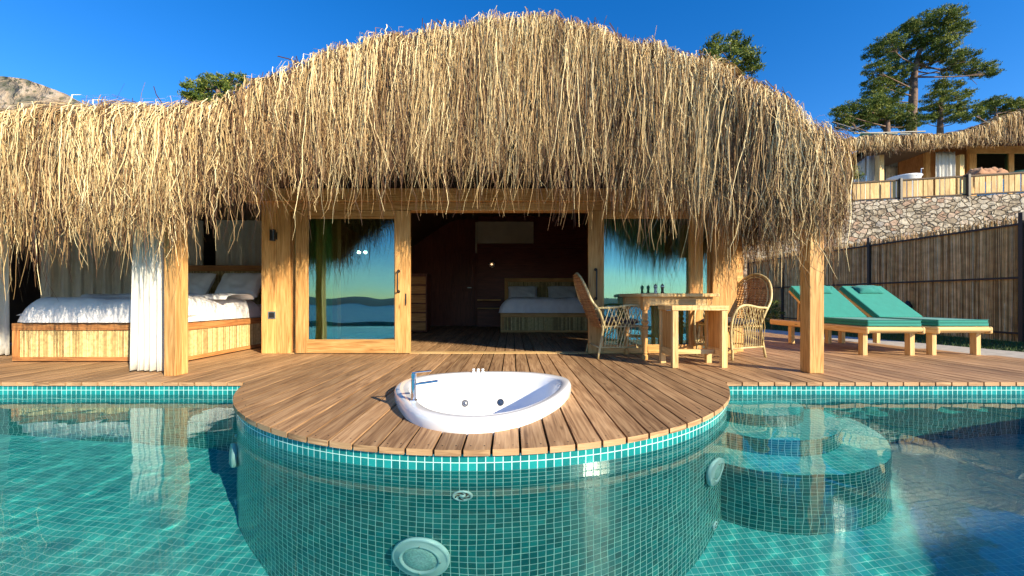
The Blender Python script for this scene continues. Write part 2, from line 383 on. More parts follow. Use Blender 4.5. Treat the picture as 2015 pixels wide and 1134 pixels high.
# ------------------------------------------------------------ pool, water, deck
CC, RC = (-0.235, 4.15), 2.263                        # the round deck
EDGE = 3.39; WZ = -0.115; FZ = -1.655; TOPZ = -0.032
dxe = math.sqrt(RC ** 2 - (CC[1] - EDGE) ** 2)
cL, cR = CC[0] - dxe, CC[0] + dxe
def arc_pts(c, r, a0, a1, n): return [(c[0] + r * math.cos(a0 + (a1 - a0) * i / n), c[1] + r * math.sin(a0 + (a1 - a0) * i / n)) for i in range(n + 1)]
aL = math.atan2(EDGE - CC[1], cL - CC[0]); aR = math.atan2(EDGE - CC[1], cR - CC[0])
if aL > 0: aL -= 2 * math.pi
arc = arc_pts(CC, RC, aL, aR, 72)
outline = [(-10.0, EDGE)] + arc + [(7.42, EDGE), (2.6, -3.0), (-10.0, -3.0)]  # unseen right and front sides are placed for sun and shade on the floor
b = MB(); u = 0
ring = outline + [outline[0]]
for (p, q) in zip(ring[:-1], ring[1:]):
    L = math.hypot(q[0] - p[0], q[1] - p[1]); i = len(b.v)
    b.v += [(*p, FZ), (*q, FZ), (*q, TOPZ), (*p, TOPZ)]
    b.face([i, i + 1, i + 2, i + 3], [(u, FZ - TOPZ + 4.4), (u + L, FZ - TOPZ + 4.4), (u + L, 4.4 - 0.002), (u, 4.4 - 0.002)], 0.5); u += L
pool = b.build('pool_wall', 'tile', smooth=False); tag(pool, kind='structure')
b = MB(); b.v = [(-10.1, -3.1, FZ), (7.5, -3.1, FZ), (7.5, 3.5, FZ), (-10.1, 3.5, FZ)]
b.face([0, 1, 2, 3], [(p[0], p[1]) for p in b.v], 0.5)
pfloor = b.build('pool_floor', 'tilefloor'); tag(pfloor, kind='structure')
# curved steps in the right-hand bay
SC = (2.1, EDGE - 0.001)
b = MB(); bt = MB()
for rr, dz, zlow in ((0.93, 0.82, FZ), (0.66, 0.52, WZ - 0.82), (0.42, 0.22, WZ - 0.52)):
    z = WZ - dz; pts = arc_pts(SC, rr, math.pi, 2 * math.pi, 40); u = 0
    for p, q in zip(pts[:-1], pts[1:]):
        L = math.hypot(q[0] - p[0], q[1] - p[1]); i = len(b.v)
        b.v += [(*p, zlow), (*q, zlow), (*q, z), (*p, z)]
        b.face([i, i + 1, i + 2, i + 3], [(u, zlow - z + 4.4), (u + L, zlow - z + 4.4), (u + L, 4.398), (u, 4.398)], .5); u += L
        i = len(bt.v); bt.v += [(*SC, z), (*p, z), (*q, z)]
        bt.face([i, i + 1, i + 2], [(SC[0], SC[1]), p, q], .5)
steps = b.build('pool_steps', 'tile'); tag(steps, kind='structure')
treads = bt.build('pool_step_treads', 'tilefloor'); tag(treads, kind='structure')
for o in (pool, pfloor, steps, treads): o.cycles.is_caustics_receiver = True

# water: a gently rippled sheet, open inside the round deck
nx, ny = 740, 270
xs = np.linspace(-10.0, 7.42, nx + 1); ys = np.linspace(-3.0, EDGE, ny + 1)
X, Y = np.meshgrid(xs, ys); Z = np.zeros_like(X)
wr = np.random.default_rng(3)
for k in range(46):
    lam = math.exp(wr.uniform(math.log(0.07), math.log(0.9))); th = wr.normal(0.9, 0.9); ph = wr.uniform(0, 6.28)
    Z += 0.00028 * lam ** 1.1 * np.sin(2 * math.pi / lam * (X * math.cos(th) + Y * math.sin(th)) + ph + 0.8 * np.sin(X * 1.3 + Y * 0.7 + k))
V = np.stack([X, Y, Z + WZ], -1).reshape(-1, 3)
I = np.arange((nx + 1) * (ny + 1)).reshape(ny + 1, nx + 1)
Q = np.stack([I[:-1, :-1], I[:-1, 1:], I[1:, 1:], I[1:, :-1]], -1).reshape(-1, 4)
cen = V[Q].mean(1); keep = (np.hypot(cen[:, 0] - CC[0], cen[:, 1] - CC[1]) > RC - 0.06)
keep &= ((cen[:, 0] - 2.6) * (EDGE + 3) - (cen[:, 1] + 3) * (7.42 - 2.6) < 0.1)
Q = Q[keep]
water = np_mesh('water', V, Q, np.full(len(Q), .5), 'water'); tag(water, kind='structure')
water.data.polygons.foreach_set("use_smooth", [True] * len(Q))
water.cycles.is_caustics_caster = True

# bathtub outline on plan, read at rim height
RIM = 0.08
tpx = [(774, 760), (779, 775), (787, 786), (799, 800), (820, 811), (850, 819), (890, 824.5), (935, 826), (985, 822), (1035, 811), (1070, 797), (1097, 783), (1114, 769), (1122, 759), (1125, 750), (1118, 742),
       (1092, 736), (1050, 731), (1000, 729.5), (948, 729.5), (900, 731), (860, 734), (820, 739), (790, 747)]
tub = [G(x, y, RIM) for x, y in tpx]
tc_ = (sum(p[0] for p in tub) / len(tub), sum(p[1] for p in tub) / len(tub))
def smooth_loop(P, it=3):
    for _ in range(it):
        n = len(P); Qn = []
        for i in range(n):
            a, c = P[i], P[(i + 1) % n]
            Qn += [(a[0] * .75 + c[0] * .25, a[1] * .75 + c[1] * .25), (a[0] * .25 + c[0] * .75, a[1] * .25 + c[1] * .75)]
        P = Qn
        if len(P) > 90: break
    return P
tub = smooth_loop(tub, 2)
def tub_span(x, ins=0.03):
    ysx = []
    n = len(tub)
    for i in range(n):
        (x0, y0), (x1, y1) = tub[i], tub[(i + 1) % n]
        if (x0 - x) * (x1 - x) < 0: ysx.append(y0 + (y1 - y0) * (x - x0) / (x1 - x0))
    return (min(ysx) + ins, max(ysx) - ins) if len(ysx) >= 2 and max(ysx) - min(ysx) > 2.2 * ins else None

# deck boards: run away from the camera, sawn to the round edge
DR0, DR1 = (6.75, 3.0), (5.55, 8.6)                  # right-hand limit of the deck
def deck_front(x):
    d = RC + 0.022
    if abs(x - CC[0]) < d:
        y = CC[1] - math.sqrt(d * d - (x - CC[0]) ** 2)
        if y < EDGE - 0.018: return y
    return EDGE - 0.018
b = MB(); pitch, gap = 0.1445, 0.0135
def board(xa, xb, fa, fb, y1a, y1b, r):
    """a board with its ends cut at an angle"""
    m = 4; zt = 0.0 + (r - 0.5) * 0.003
    if isinstance(fa, float): fa = [fa + (fb - fa) * i / m for i in range(m + 1)]
    if isinstance(y1a, float): y1a = [y1a + (y1b - y1a) * i / m for i in range(m + 1)]
    for i in range(m):
        xa_, xb_ = xa + (xb - xa) * i / m, xa + (xb - xa) * (i + 1) / m
        base = len(b.v)
        b.v += [(xa_, fa[i], -0.032), (xb_, fa[i + 1], -0.032), (xb_, y1a[i + 1], -0.032), (xa_, y1a[i], -0.032),
                (xa_, fa[i], zt), (xb_, fa[i + 1], zt), (xb_, y1a[i + 1], zt), (xa_, y1a[i], zt)]
        ua, ub = xa_ - xa, xb_ - xa
        b.face([base + 4, base + 5, base + 6, base + 7], [(fa[i], ua), (fa[i + 1], ub), (y1a[i + 1], ub), (y1a[i], ua)], r)
        b.face([base, base + 1, base + 5, base + 4], [(ua * 2 + 9, 0), (ub * 2 + 9, 0), (ub * 2 + 9, .03), (ua * 2 + 9, .03)], min(1, r * .3 + .85))  # front ends given a lighter tone, as if catching the sun
        b.face([base + 2, base + 3, base + 7, base + 6], [(0, 0), (.05, 0), (.05, .03), (0, .03)], r)
        if i == 0: b.face([base + 3, base, base + 4, base + 7], [(y1a[0], 0), (fa[0], 0), (fa[0], .03), (y1a[0], .03)], r)
        if i == m - 1: b.face([base + 1, base + 2, base + 6, base + 5], [(fa[m], 0), (y1a[m], 0), (y1a[m], .03), (fa[m], .03)], r)
x = -8.05; k = 0
BACK = 10.4
while x < 6.9:
    xa, xb = x + gap / 2, x + pitch - gap / 2; xm = (xa + xb) / 2
    yb = BACK if -3.3 < xm < 3.2 else 9.0
    if xm > 5.5: yb = min(yb, max(DR0[1] + (DR1[1] - DR0[1]) * (DR0[0] - xm) / (DR0[0] - DR1[0]), 3.4))
    fl = [deck_front(xa + (xb - xa) * i / 4) for i in range(5)]
    j1 = 5.28 if -3.3 < xm < 3.2 else 6.4 + (k % 3) * .5
    spans = [tub_span(xa + (xb - xa) * i / 4) for i in range(5)]
    r1 = random.random()
    if any(spans):
        lo = [s_[0] if s_ else None for s_ in spans]; hi = [s_[1] if s_ else None for s_ in spans]
        lv = [v for v in lo if v]; hv = [v for v in hi if v]
        mid = (sum(lv) + sum(hv)) / (2 * len(lv))
        lo = [v if v else mid for v in lo]; hi = [v if v else mid for v in hi]
        board(xa, xb, fl, None, lo, None, r1); board(xa, xb, hi, None, [j1] * 5, None, r1)
    else: board(xa, xb, fl, None, [min(j1, yb)] * 5, None, r1)
    if yb > j1 + .02: board(xa, xb, [j1 + .006] * 5, None, [yb] * 5, None, random.random())
    x += pitch; k += 1
deck = b.build('deck', 'deck'); tag(deck, kind='structure')
# screws on the boards
b = MB()
for k in range(int(14 / pitch)):
    xm = -8.05 + pitch * (k + .5)
    if abs(xm - CC[0]) < 2.0:
        y = deck_front(xm) + 0.05
        for dx in (-.035, .035):
            if not tub_span(xm + dx, -.01) or y < tub_span(xm + dx, -.01)[0] - .02: b.lathe([(0.0035, 0.0), (0.0035, 0.0022)], (xm + dx, y, 0.0), 6)
for y in (4.3,):
    for k in range(int(9 / pitch)):
        xm = -8.05 + pitch * (k + 30.5)
        for dx in (-.035, .035): b.lathe([(0.0035, 0.0), (0.0035, 0.0022)], (xm + dx, y, 0.0), 6)
tag(b.build('deck_screws', 'darkmetal'), kind='structure')
# ground under the deck
b = MB(); b.box(-12, 9.5, 3.75, 14, -0.3, -0.075); b.box(-12, 9.5, EDGE + .02, 3.745, -0.95, -0.7)
b.box(-1.4, 0.95, 2.45, EDGE + .015, -0.95, -0.7)
tag(b.build('ground', 'soil'), kind='structure')

# ------------------------------------------------------------ pool fittings
def on_circle(px, py, z):
    """a point of the round wall seen through the water at about this pixel column"""
    return None
def wall_frame(a):
    n = Vector((math.cos(a), math.sin(a), 0)); t_ = Vector((-math.sin(a), math.cos(a), 0)); return Matrix((t_, Vector((0, 0, 1)), n)).transposed()
def pool_light(a, z, label):
    c = (CC[0] + RC * math.cos(a), CC[1] + RC * math.sin(a), z); t_ = thing('pool_light', label, 'pool light', c, group='round lamps in the pool wall')
    m3 = wall_frame(a); b = MB()
    b.lathe([(.05, .0), (.142, .0), (.15, .012), (.148, .03), (.138, .034), (.134, .031), (.13, .037), (.122, .034), (.118, .04), (.11, .037), (.106, .043), (.094, .042), (.09, .034)], c, 48, .5, m3)
    b.build('light_ring', 'plastic', t_, smooth=True)
    b = MB(); b.lathe([(.089, .02), (.088, .036), (.06, .044), (.0, .046)], c, 40, .5, m3); b.build('lens', 'lens', t_, smooth=True)
    for q in range(4):
        b = MB(); a2 = q * math.pi / 2 + math.pi / 2; p = Vector(c) + m3 @ Vector((.104 * math.cos(a2), .104 * math.sin(a2), .038))
        b.lathe([(.005, 0), (.005, .008), (0, .009)], p, 8, .5, m3); b.build('screw', 'steel', t_)
    return t_
def pool_jet(a, z, r, label, swirl=False):
    c = (CC[0] + RC * math.cos(a), CC[1] + RC * math.sin(a), z); t_ = thing('pool_jet', label, 'pool jet', c, group='small round jets in the pool wall')
    m3 = wall_frame(a); b = MB()
    b.lathe([(.01, 0), (r, 0), (r, .006), (r * .92, .012), (r * .8, .012), (r * .74, .006), (r * .3, .006), (r * .28, .012), (0, .013)], c, 28, .5, m3)
    b.build('flange', 'plastic', t_, smooth=True)
    for q in range(5 if swirl else 3):
        b = MB(); a0 = q * 2 * math.pi / (5 if swirl else 3)
        pts = [Vector(c) + m3 @ Vector((r * (.35 + .4 * i / 5) * math.cos(a0 + i * .22), r * (.35 + .4 * i / 5) * math.sin(a0 + i * .22), .009)) for i in range(6)]
        b.tube(pts, r * .07, 5); b.build('vane', 'darkmetal', t_)
def refr_hit(px, py):
    """follow a sight line from the camera through flat water to the round wall: gives wall angle and depth"""
    d = Vector(((px - CX), F, -(py - CY))).normalized()
    s = (WZ - H) / d.z; p = Vector((0, 0, H)) + d * s
    hor = Vector((d.x, d.y)); sn = hor.length / 1.333; e = hor.normalized() * sn; d2 = Vector((e.x, e.y, -math.sqrt(1 - sn * sn)))
    ox, oy = p.x - CC[0], p.y - CC[1]; A = d2.x ** 2 + d2.y ** 2; B = 2 * (ox * d2.x + oy * d2.y); C = ox * ox + oy * oy - RC * RC
    D = B * B - 4 * A * C
    k = (-B - math.sqrt(max(D, 0))) / (2 * A) if D > 0 else -B / (2 * A)
    q = p + d2 * k; return math.atan2(q.y - CC[1], q.x - CC[0]), q.z
a, z = refr_hit(831, 1090); pool_light(a, z, 'large round pool light low on the front of the curved mosaic wall')
a, z = refr_hit(1402, 925); pool_light(a, z, 'round pool light on the right flank of the curved mosaic wall beside the steps')
a, z = refr_hit(447, 897); pool_light(a, z, 'round pool light on the shaded left flank of the curved mosaic wall')
a, z = refr_hit(910, 975); pool_jet(a, z, .052, 'round swirl vaned jet just under the water at the front of the curved wall', True)
a, z = refr_hit(1406, 1032); pool_jet(a, z, .035, 'small round jet low on the right flank of the curved wall, below the light')
a, z = refr_hit(446, 995); pool_jet(a, z, .035, 'small round jet low on the shaded left flank of the curved wall, below the light')
a, z = refr_hit(463, 858); pool_jet(a, z, .025, 'tiny round jet on the shaded left flank of the curved wall, above the light')

for o in COL.objects:
    if o.type == 'MESH' and o.parent and o.parent.name.startswith('pool_'): o.cycles.is_caustics_receiver = True
# ------------------------------------------------------------ bathtub
tb = thing('bathtub', 'white oval whirlpool tub sunk into the round wooden deck', 'bathtub', (tc_[0], tc_[1], 0))
n = len(tub)
tcx, tcy = tc_
def loop(scale, z, dx=0, dy=0, ex=1.0): return [((p[0] - tcx) * scale * ex + tcx + dx, (p[1] - tcy) * scale + tcy + dy, z) for p in tub]
loops = [loop(.97, -.04), loop(1.0, 0.0), loop(1.0, .055), loop(.985, .074), loop(.955, RIM), loop(.87, RIM - .003, .012), loop(.85, RIM - .012, .014), loop(.82, .02, .018), loop(.77, -.12, .02), loop(.70, -.26, .02), loop(.6, -.35, .02), loop(.4, -.385, .02), loop(.12, -.39, .02)]
b = MB()
for L in loops: b.v += L
for j in range(len(loops) - 1):
    for i in range(n):
        i2 = (i + 1) % n; b.face([j * n + i, j * n + i2, (j + 1) * n + i2, (j + 1) * n + i], [(0, 0)] * 4, .5)
b.face([(len(loops) - 1) * n + i for i in range(n)], [(0, 0)] * n, .5)
bvh = BVHTree.FromPolygons([Vector(v) for v in b.v], b.f)
b.build('tub_shell', 'ceramic', tb, smooth=True)
def cam_hit(px, py):
    d = Vector(((px - CX), F, -(py - CY))).normalized(); h = bvh.ray_cast(Vector((0, 0, H)), d); return h[0], h[1]
for (px, py) in ((915, 794), (985, 792)):
    p, nn = cam_hit(px, py)
    if p is None: continue
    if nn.y > 0: nn = -nn
    zz = nn.normalized(); xx = Vector((0, 0, 1)).cross(zz).normalized(); m3 = Matrix((xx, zz.cross(xx), zz)).transposed()
    b = MB(); b.lathe([(.03, -.004), (.031, .004), (.027, .008), (.024, .004), (.012, .004), (.011, .012), (0, .013)], p, 24, .5, m3)
    for q in range(6):
        a2 = q * math.pi / 3; b.lathe([(.0035, 0), (.0035, .009)], p + m3 @ Vector((.018 * math.cos(a2), .018 * math.sin(a2), 0)), 6, .5, m3)
    b.build('whirlpool_jet', 'jet', tb, smooth=False)
tx, ty = G(814, 788, RIM)
b = MB(); b.lathe([(.024, RIM - .004), (.024, RIM + .006), (.017, RIM + .01), (.0165, RIM + .135), (.014, RIM + .137), (.014, RIM + .142), (.0165, RIM + .144), (.0165, RIM + .178), (0, RIM + .18)], (tx, ty, 0), 24, .5)
fau = b.build('faucet', 'chrome', tb, smooth=False); 
b = MB(); b.beam((tx, ty, RIM + .105), (tx + .15, ty + .05, RIM + .118), .022, .014); b.build('spout', 'chrome', fau, bevel=.003)
b = MB(); b.beam((tx - .012, ty, RIM + .183), (tx + .11, ty + .03, RIM + .19), .018, .007); b.build('lever', 'chrome', fau, bevel=.002)
for i, px in enumerate((932, 941, 950)):
    kx, ky = G(px, 733, RIM); b = MB(); b.lathe([(.014, RIM - .01), (.014, RIM + .012), (.009, RIM + .014), (.009, RIM + .02), (.013, RIM + .022), (.012, RIM + .034), (0, RIM + .036)], (kx, ky, 0), 16, .5)
    b.build('control_knob', 'ceramic', tb, smooth=False)

# ------------------------------------------------------------ the thatched villa
villa = thing('thatched_villa', 'timber villa under a shaggy humped thatch roof behind the round deck', 'villa', (0, 5.2, 0))
PIX = lambda px, Yd: (px - CX) * Yd / F
plan = [(-8.2, 3.55), (-6.0, 3.45), (-4.6, 3.42), (-3.4, 3.42), (-2.6, 3.6), (-1.6, 3.95), (-.5, 4.15), (.8, 4.15), (1.8, 3.95), (2.45, 3.68), (2.82, 3.55), (2.98, 3.57), (3.08, 3.74), (3.14, 4.2), (3.2, 5.0), (3.24, 6.2), (3.28, 9.0)]
top_px = [(-600, 216), (0, 216), (130, 215), (240, 211), (350, 208), (400, 200), (450, 186), (500, 163), (560, 138), (640, 110), (700, 90), (760, 74), (850, 56), (940, 41), (1010, 38), (1100, 45), (1200, 66), (1300, 92), (1400, 130), (1480, 170), (1550, 208), (1600, 240), (1640, 273), (1668, 308)]
sol_px = [(-600, 444), (0, 444), (100, 454), (250, 449), (370, 444), (430, 377), (500, 357), (600, 327), (700, 317), (850, 310), (1000, 310), (1150, 318), (1250, 354), (1350, 388), (1450, 418), (1550, 438), (1640, 443), (1668, 438)]
tip_px = [(-600, 582), (0, 572), (100, 592), (180, 552), (300, 542), (370, 572), (430, 518), (500, 478), (600, 468), (700, 438), (850, 423), (1000, 423), (1150, 448), (1250, 478), (1350, 520), (1450, 560), (1550, 570), (1640, 555), (1668, 520)]
def dense(plan, m=400):
    P = np.array(plan, float)
    for _ in range(3):
        P = np.vstack([P[:1], np.column_stack([(P[:-1] * .75 + P[1:] * .25), (P[:-1] * .25 + P[1:] * .75)]).reshape(-1, 2), P[-1:]])
    d = np.r_[0, np.cumsum(np.hypot(*np.diff(P, axis=0).T))]
    s = np.linspace(0, d[-1], m); return s, np.interp(s, d, P[:, 0]), np.interp(s, d, P[:, 1])
def zprof(x, y, table, side=None):
    px = CX + x * F / y; t = np.array(table, float)
    z = H + (CY - np.interp(px, t[:, 0], t[:, 1])) * y / F
    return z
def thatch(name, s, x, y, zt, zs, zp, n, wid, parent, mat='thatch', roll=.28, seed=1, scale=1.0, dens=None, fy=1.0, tones=(0.62, 0.2)):
    g = np.random.default_rng(seed)
    L = s[-1]
    ss = g.uniform(0, L, n)
    if dens is not None: ss = np.interp(g.uniform(0, 1, n), dens, s)
    I = lambda a, q: np.interp(q, s, a)
    ztop, zsol, ztip = I(zt, ss), I(zs, ss), I(zp, ss)
    ztop = ztop + .03 * np.sin(ss * 3.1) + .02 * np.sin(ss * 11 + 1) + g.normal(0, .012, n)
    hgt = ztop - zsol
    lowsel = g.random(n) < .5
    topsel = g.random(n) < .16
    rz = np.where(lowsel, ztop - hgt * g.uniform(.3, .85, n), ztop - hgt * g.uniform(0, .45, n) ** 1.0)
    rz = np.where(topsel, ztop + g.normal(.0, .015, n), rz)
    ln = np.where(lowsel, rz - (zsol + .16 * scale - (zsol - ztip + .16 * scale) * np.minimum(g.exponential(.2, n), 1.0) + .07 * scale * g.normal(0, 1, n)), np.minimum(g.uniform(.22, .85, n) * scale, rz - zsol + g.uniform(-.25, .06, n) * scale))
    ln = np.maximum(ln, .2 * scale); ln = np.minimum(ln, rz - ztip + .05)
    K = 10; q = np.linspace(0, 1, K)[None, :]
    out0 = g.uniform(.0, .13, n) * scale
    clump = np.round(ss / .1 + g.normal(0, .3, n)) * .1 + .03 * np.sin(np.round(ss / .1) * 12.9)
    pull = g.uniform(.0, .75, n)[:, None]
    slope = g.normal(-.03, .07, n)[:, None]
    lat = ss[:, None] + (clump - ss)[:, None] * pull * q + slope * ln[:, None] * q
    wander = np.cumsum(g.normal(0, .0095 * scale, (n, K)), 1) * (0.25 + q * 1.5 + .5 * lowsel[:, None])
    lat = lat + wander
    kink = (g.random(n) < .3)[:, None] * np.maximum(q - .7, 0) * g.normal(0, .45 * scale, n)[:, None]
    lat = lat + kink * .6
    out = out0[:, None] + .05 * scale * np.sin(q * 2.2) + np.cumsum(g.normal(0, .006 * scale, (n, K)), 1) + kink * .3
    z = rz[:, None] - ln[:, None] * q
    # strands rooted at the top come over the rolled edge
    isr = topsel[:, None] | ((rz > ztop - .12)[:, None])
    lean = g.normal(0.08, .09, n)[:, None] * scale
    rollq = np.clip(q / .28, 0, 1)
    out = np.where(isr, -roll * (1 - rollq) ** 1.3 + out * rollq + .05 * rollq, out)
    z = np.where(isr, rz[:, None] + .012 * np.sin(rollq * math.pi) - ln[:, None] * np.maximum(q - .14, 0) / .86, z)
    lat = np.where(isr, lat + lean * (1 - rollq), lat)
    latc = np.clip(lat, 0, L)
    px_, py_ = I(x, latc), I(y, latc)
    tx_, ty_ = np.gradient(x, s), np.gradient(y, s)
    tX, tY = I(tx_, latc), I(ty_, latc); nl = np.hypot(tX, tY); tX /= nl; tY /= nl
    nX, nY = tY, -tX                                     # outward: right-hand side of the plan curve
    cx_, cy_ = px_ + nX * out, py_ + nY * out
    ang = g.uniform(-1.1, 1.1, n)[:, None] + g.normal(0, .6, n)[:, None] * q
    ww = (wid * g.uniform(.45, 1.25, n))[:, None] * (1 - .72 * q ** 1.6) * .5
    wx, wy = (tX * np.cos(ang) + nX * np.sin(ang)) * ww, (tY * np.cos(ang) + nY * np.sin(ang)) * ww
    A = np.stack([cx_ - wx, cy_ - wy, z], -1); B = np.stack([cx_ + wx, cy_ + wy, z], -1)
    V = np.stack([A, B], 2).reshape(-1, 3)                # n*K*2
    base = (np.arange(n)[:, None] * K + np.arange(K - 1)[None, :]) * 2
    Fq = np.stack([base, base + 1, base + 3, base + 2], -1).reshape(-1, 4)
    patch = .10 * np.sin(ss * 5.3 + 2 * np.sin(ss * 1.7)) + .08 * np.sin(ss * 23 + rz * 9)
    tone = np.clip(g.normal(tones[0], tones[1], n) - .17 * lowsel + .22 * isr[:, 0] + patch, 0, 1)  # light put into the tone: rolled-edge strands brightened, low strands darkened
    rnd = np.repeat(tone, K - 1) 
    return V, Fq, rnd
s, x, y = dense(plan)
zt = zprof(x, y, top_px); zs = zprof(x, y, sol_px); zp = zprof(x, y, tip_px)
side = x > 2.98
i0 = int(np.argmax(side)) 
zt[i0:] = np.maximum(zt[i0] - np.linspace(0, .25, len(zt) - i0), 1.9); k_ = np.linspace(0, 1, len(zt) - i0)
zs[i0:] = zs[i0] * (1 - np.minimum(k_ * 6, 1)) + 1.5 * np.minimum(k_ * 6, 1); zp[i0:] = zp[i0] * (1 - np.minimum(k_ * 6, 1)) + .8 * np.minimum(k_ * 6, 1)
hh = zt - zs; dcum = np.r_[0, np.cumsum((hh[1:] + .3) * np.diff(s))]; dcum /= dcum[-1]
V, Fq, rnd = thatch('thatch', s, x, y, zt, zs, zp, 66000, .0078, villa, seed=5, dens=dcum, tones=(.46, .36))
# stray twigs along the ridge
g = np.random.default_rng(9); tv, tf, tr = [], [], []
for _ in range(150):
    q = g.uniform(.1, s[i0]); X0, Y0, Z0 = np.interp(q, s, x), np.interp(q, s, y), np.interp(q, s, zt)
    if X0 < -5.5: continue
    Lw = g.uniform(.06, .22) if g.random() < .8 else g.uniform(.2, .34); a = g.choice([-1, 1]) * g.uniform(.15, 1.3); wv = g.uniform(.002, .0045)
    pts = [np.array([X0, Y0 + .06, Z0 - .03])]
    for k in range(3):
        pts.append(pts[-1] + np.array([math.cos(a) * Lw / 3 * (1 if a > 0 else -1) * (1 if g.random() > .0 else 1), g.uniform(-.02, .03), abs(math.sin(a)) * Lw / 3])); a += g.normal(0, .25)
    bb = len(tv)
    for p in pts: tv += [p - np.array([wv, 0, wv]), p + np.array([wv, 0, wv])]
    for k in range(3): tf.append([bb + 2 * k, bb + 2 * k + 1, bb + 2 * k + 3, bb + 2 * k + 2]); tr.append(0.02 if g.random() < .7 else .35)
V2 = np.vstack([V, np.array(tv)]); Fq = np.vstack([Fq, np.array(tf) + len(V)]); rnd = np.r_[rnd, tr]
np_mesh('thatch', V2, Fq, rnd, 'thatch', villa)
# underlayer: the fascia behind the fringe and the roof shell going back
b = MB(); NN = 120
sq = np.linspace(0, s[-1], NN + 1)
def under(u, v):
    q = u * s[-1]; X0, Y0, Z0, Zs = (float(np.interp(q, s, a)) for a in (x, y, zt, zs))
    t0 = float(np.interp(q, s, np.gradient(x, s))); t1 = float(np.interp(q, s, np.gradient(y, s))); l = math.hypot(t0, t1)
    inn = .05; return (X0 - t1 / l * inn, Y0 + t0 / l * inn, Z0 - .04 + (Zs + .38 - Z0 + .04) * v)
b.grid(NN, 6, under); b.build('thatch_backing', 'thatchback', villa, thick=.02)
b = MB(); j0 = int(i0 * .995)
sh = [(float(x[i]), float(y[i]), float(zt[i])) for i in range(0, i0, 4)] + [(float(x[i0]), float(y[i0]), float(zt[i0]))]
m = len(sh)
for (X0, Y0, Z0) in sh: b.v += [(X0, Y0 + .05, Z0 - .05), (X0, 7.0, Z0 - .12), (X0, 10.8, min(Z0 - .3, 3.1)), (X0, 10.8, min(Z0 - .5, 2.9)), (X0, 7.0, Z0 - .32), (X0, Y0 + .05, Z0 - .25)]
for i in range(m - 1):
    for k in range(6):
        k2 = (k + 1) % 6; b.face([i * 6 + k, (i + 1) * 6 + k, (i + 1) * 6 + k2, i * 6 + k2], [(0, 0)] * 4, .5)
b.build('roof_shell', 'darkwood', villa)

# posts at the pool edge
def post(x0, x1, y0, y1, z1):
    xm = (x0 + x1) / 2; b = MB(); b.box(x0, xm - .001, y0, y1, 0, z1); b.box(xm + .001, x1, y0 + .002, y1 - .002, 0, z1)
    return b.build('post', 'pine', villa, bevel=.006)
b = MB(); b.box(-3.37, -3.256, 3.64, 3.709, 0, 2.3); b.box(-3.369, -3.257, 3.711, 3.785, 0, 2.3); b.build('post', 'pine', villa, bevel=.006)
b = MB(); b.box(2.985, 3.13, 3.77, 3.9, 0, 2.0); b.build('post', 'pine', villa, bevel=.007)
b = MB(); b.box(2.86, 2.984, 3.79, 3.88, 1.45, 2.0); b.build('bracket', 'pine', villa, bevel=.006)
for px_ in ((-6.9, 3.75),): post(px_[0], px_[0] + .2, px_[1], px_[1] + .2, 2.2)
# facade, all in the plane of the glazing
FY = 5.2
def fx(px): return (px - CX) * FY / F
b = MB(); b.box(fx(520), fx(549) - .002, FY - .06, FY + .1, 0, 2.3); b.box(fx(549) + .002, fx(575), FY - .058, FY + .1, 0, 2.3); b.build('column', 'pine', villa, bevel=.004)
b = MB(); b.box(fx(1398), fx(1422) - .002, FY - .06, FY + .1, 0, 2.3); b.box(fx(1422) + .003, fx(1446), FY - .05, FY + .12, 0, 2.3); b.build('column', 'pine', villa, bevel=.004)
b = MB(); b.box(-3.03, 2.74, FY - .1, FY + .05, 1.945, 2.06); b.box(-3.6, 3.15, FY - .13, FY + .06, 2.065, 2.24); b.build('header_beam', 'pine', villa, bevel=.006)
b = MB()
for i in range(14): b.box(-3.6, 3.15, FY - .03, FY + .05, 2.25 + i * .11, 2.355 + i * .11)
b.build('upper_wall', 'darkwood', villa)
def glazed(name, x0, x1, y0, sl, sr, z0, z1, rb, rt, bar=None, mat='pine'):
    b = MB(); d = .045
    b.box(x0, x0 + sl, y0 - d, y0, z0, z1); b.box(x1 - sr, x1, y0 - d, y0, z0, z1)
    b.box(x0 + sl + .001, x1 - sr - .001, y0 - d + .003, y0 - .003, z0, z0 + rb); b.box(x0 + sl + .001, x1 - sr - .001, y0 - d + .003, y0 - .003, z1 - rt, z1)
    # inner bead
    xi0, xi1, zi0, zi1 = x0 + sl, x1 - sr, z0 + rb, z1 - rt
    for (a_, c_, e_, f_) in ((xi0, xi0 + .014, zi0, zi1), (xi1 - .014, xi1, zi0, zi1), (xi0 + .014, xi1 - .014, zi0, zi0 + .014), (xi0 + .014, xi1 - .014, zi1 - .014, zi1)):
        b.box(a_, c_, y0 - d + .012, y0 - .012, e_, f_)
    fr = b.build(name, mat, villa, bevel=.003)
    g_ = MB(); g_.box(xi0 + .004, xi1 - .004, y0 - d / 2 - .004, y0 - d / 2 + .004, zi0 + .003, zi1 - .003); g_.build('glass_pane', 'glass', fr)
    return fr
dl = glazed('sliding_door', fx(590), fx(811), FY - .06, .155, .205, .012, 1.94, .17, .09)
dr = glazed('sliding_door', fx(1155), fx(1376), FY - .06, .2, .175, .012, 1.94, .1, .09)
glazed('side_window', fx(577), fx(596), FY + .02, .012, .012, .02, 1.94, .03, .03, mat='pine')
glazed('side_window', fx(1377), fx(1397), FY + .02, .012, .03, .02, 1.94, .03, .03, mat='pine')
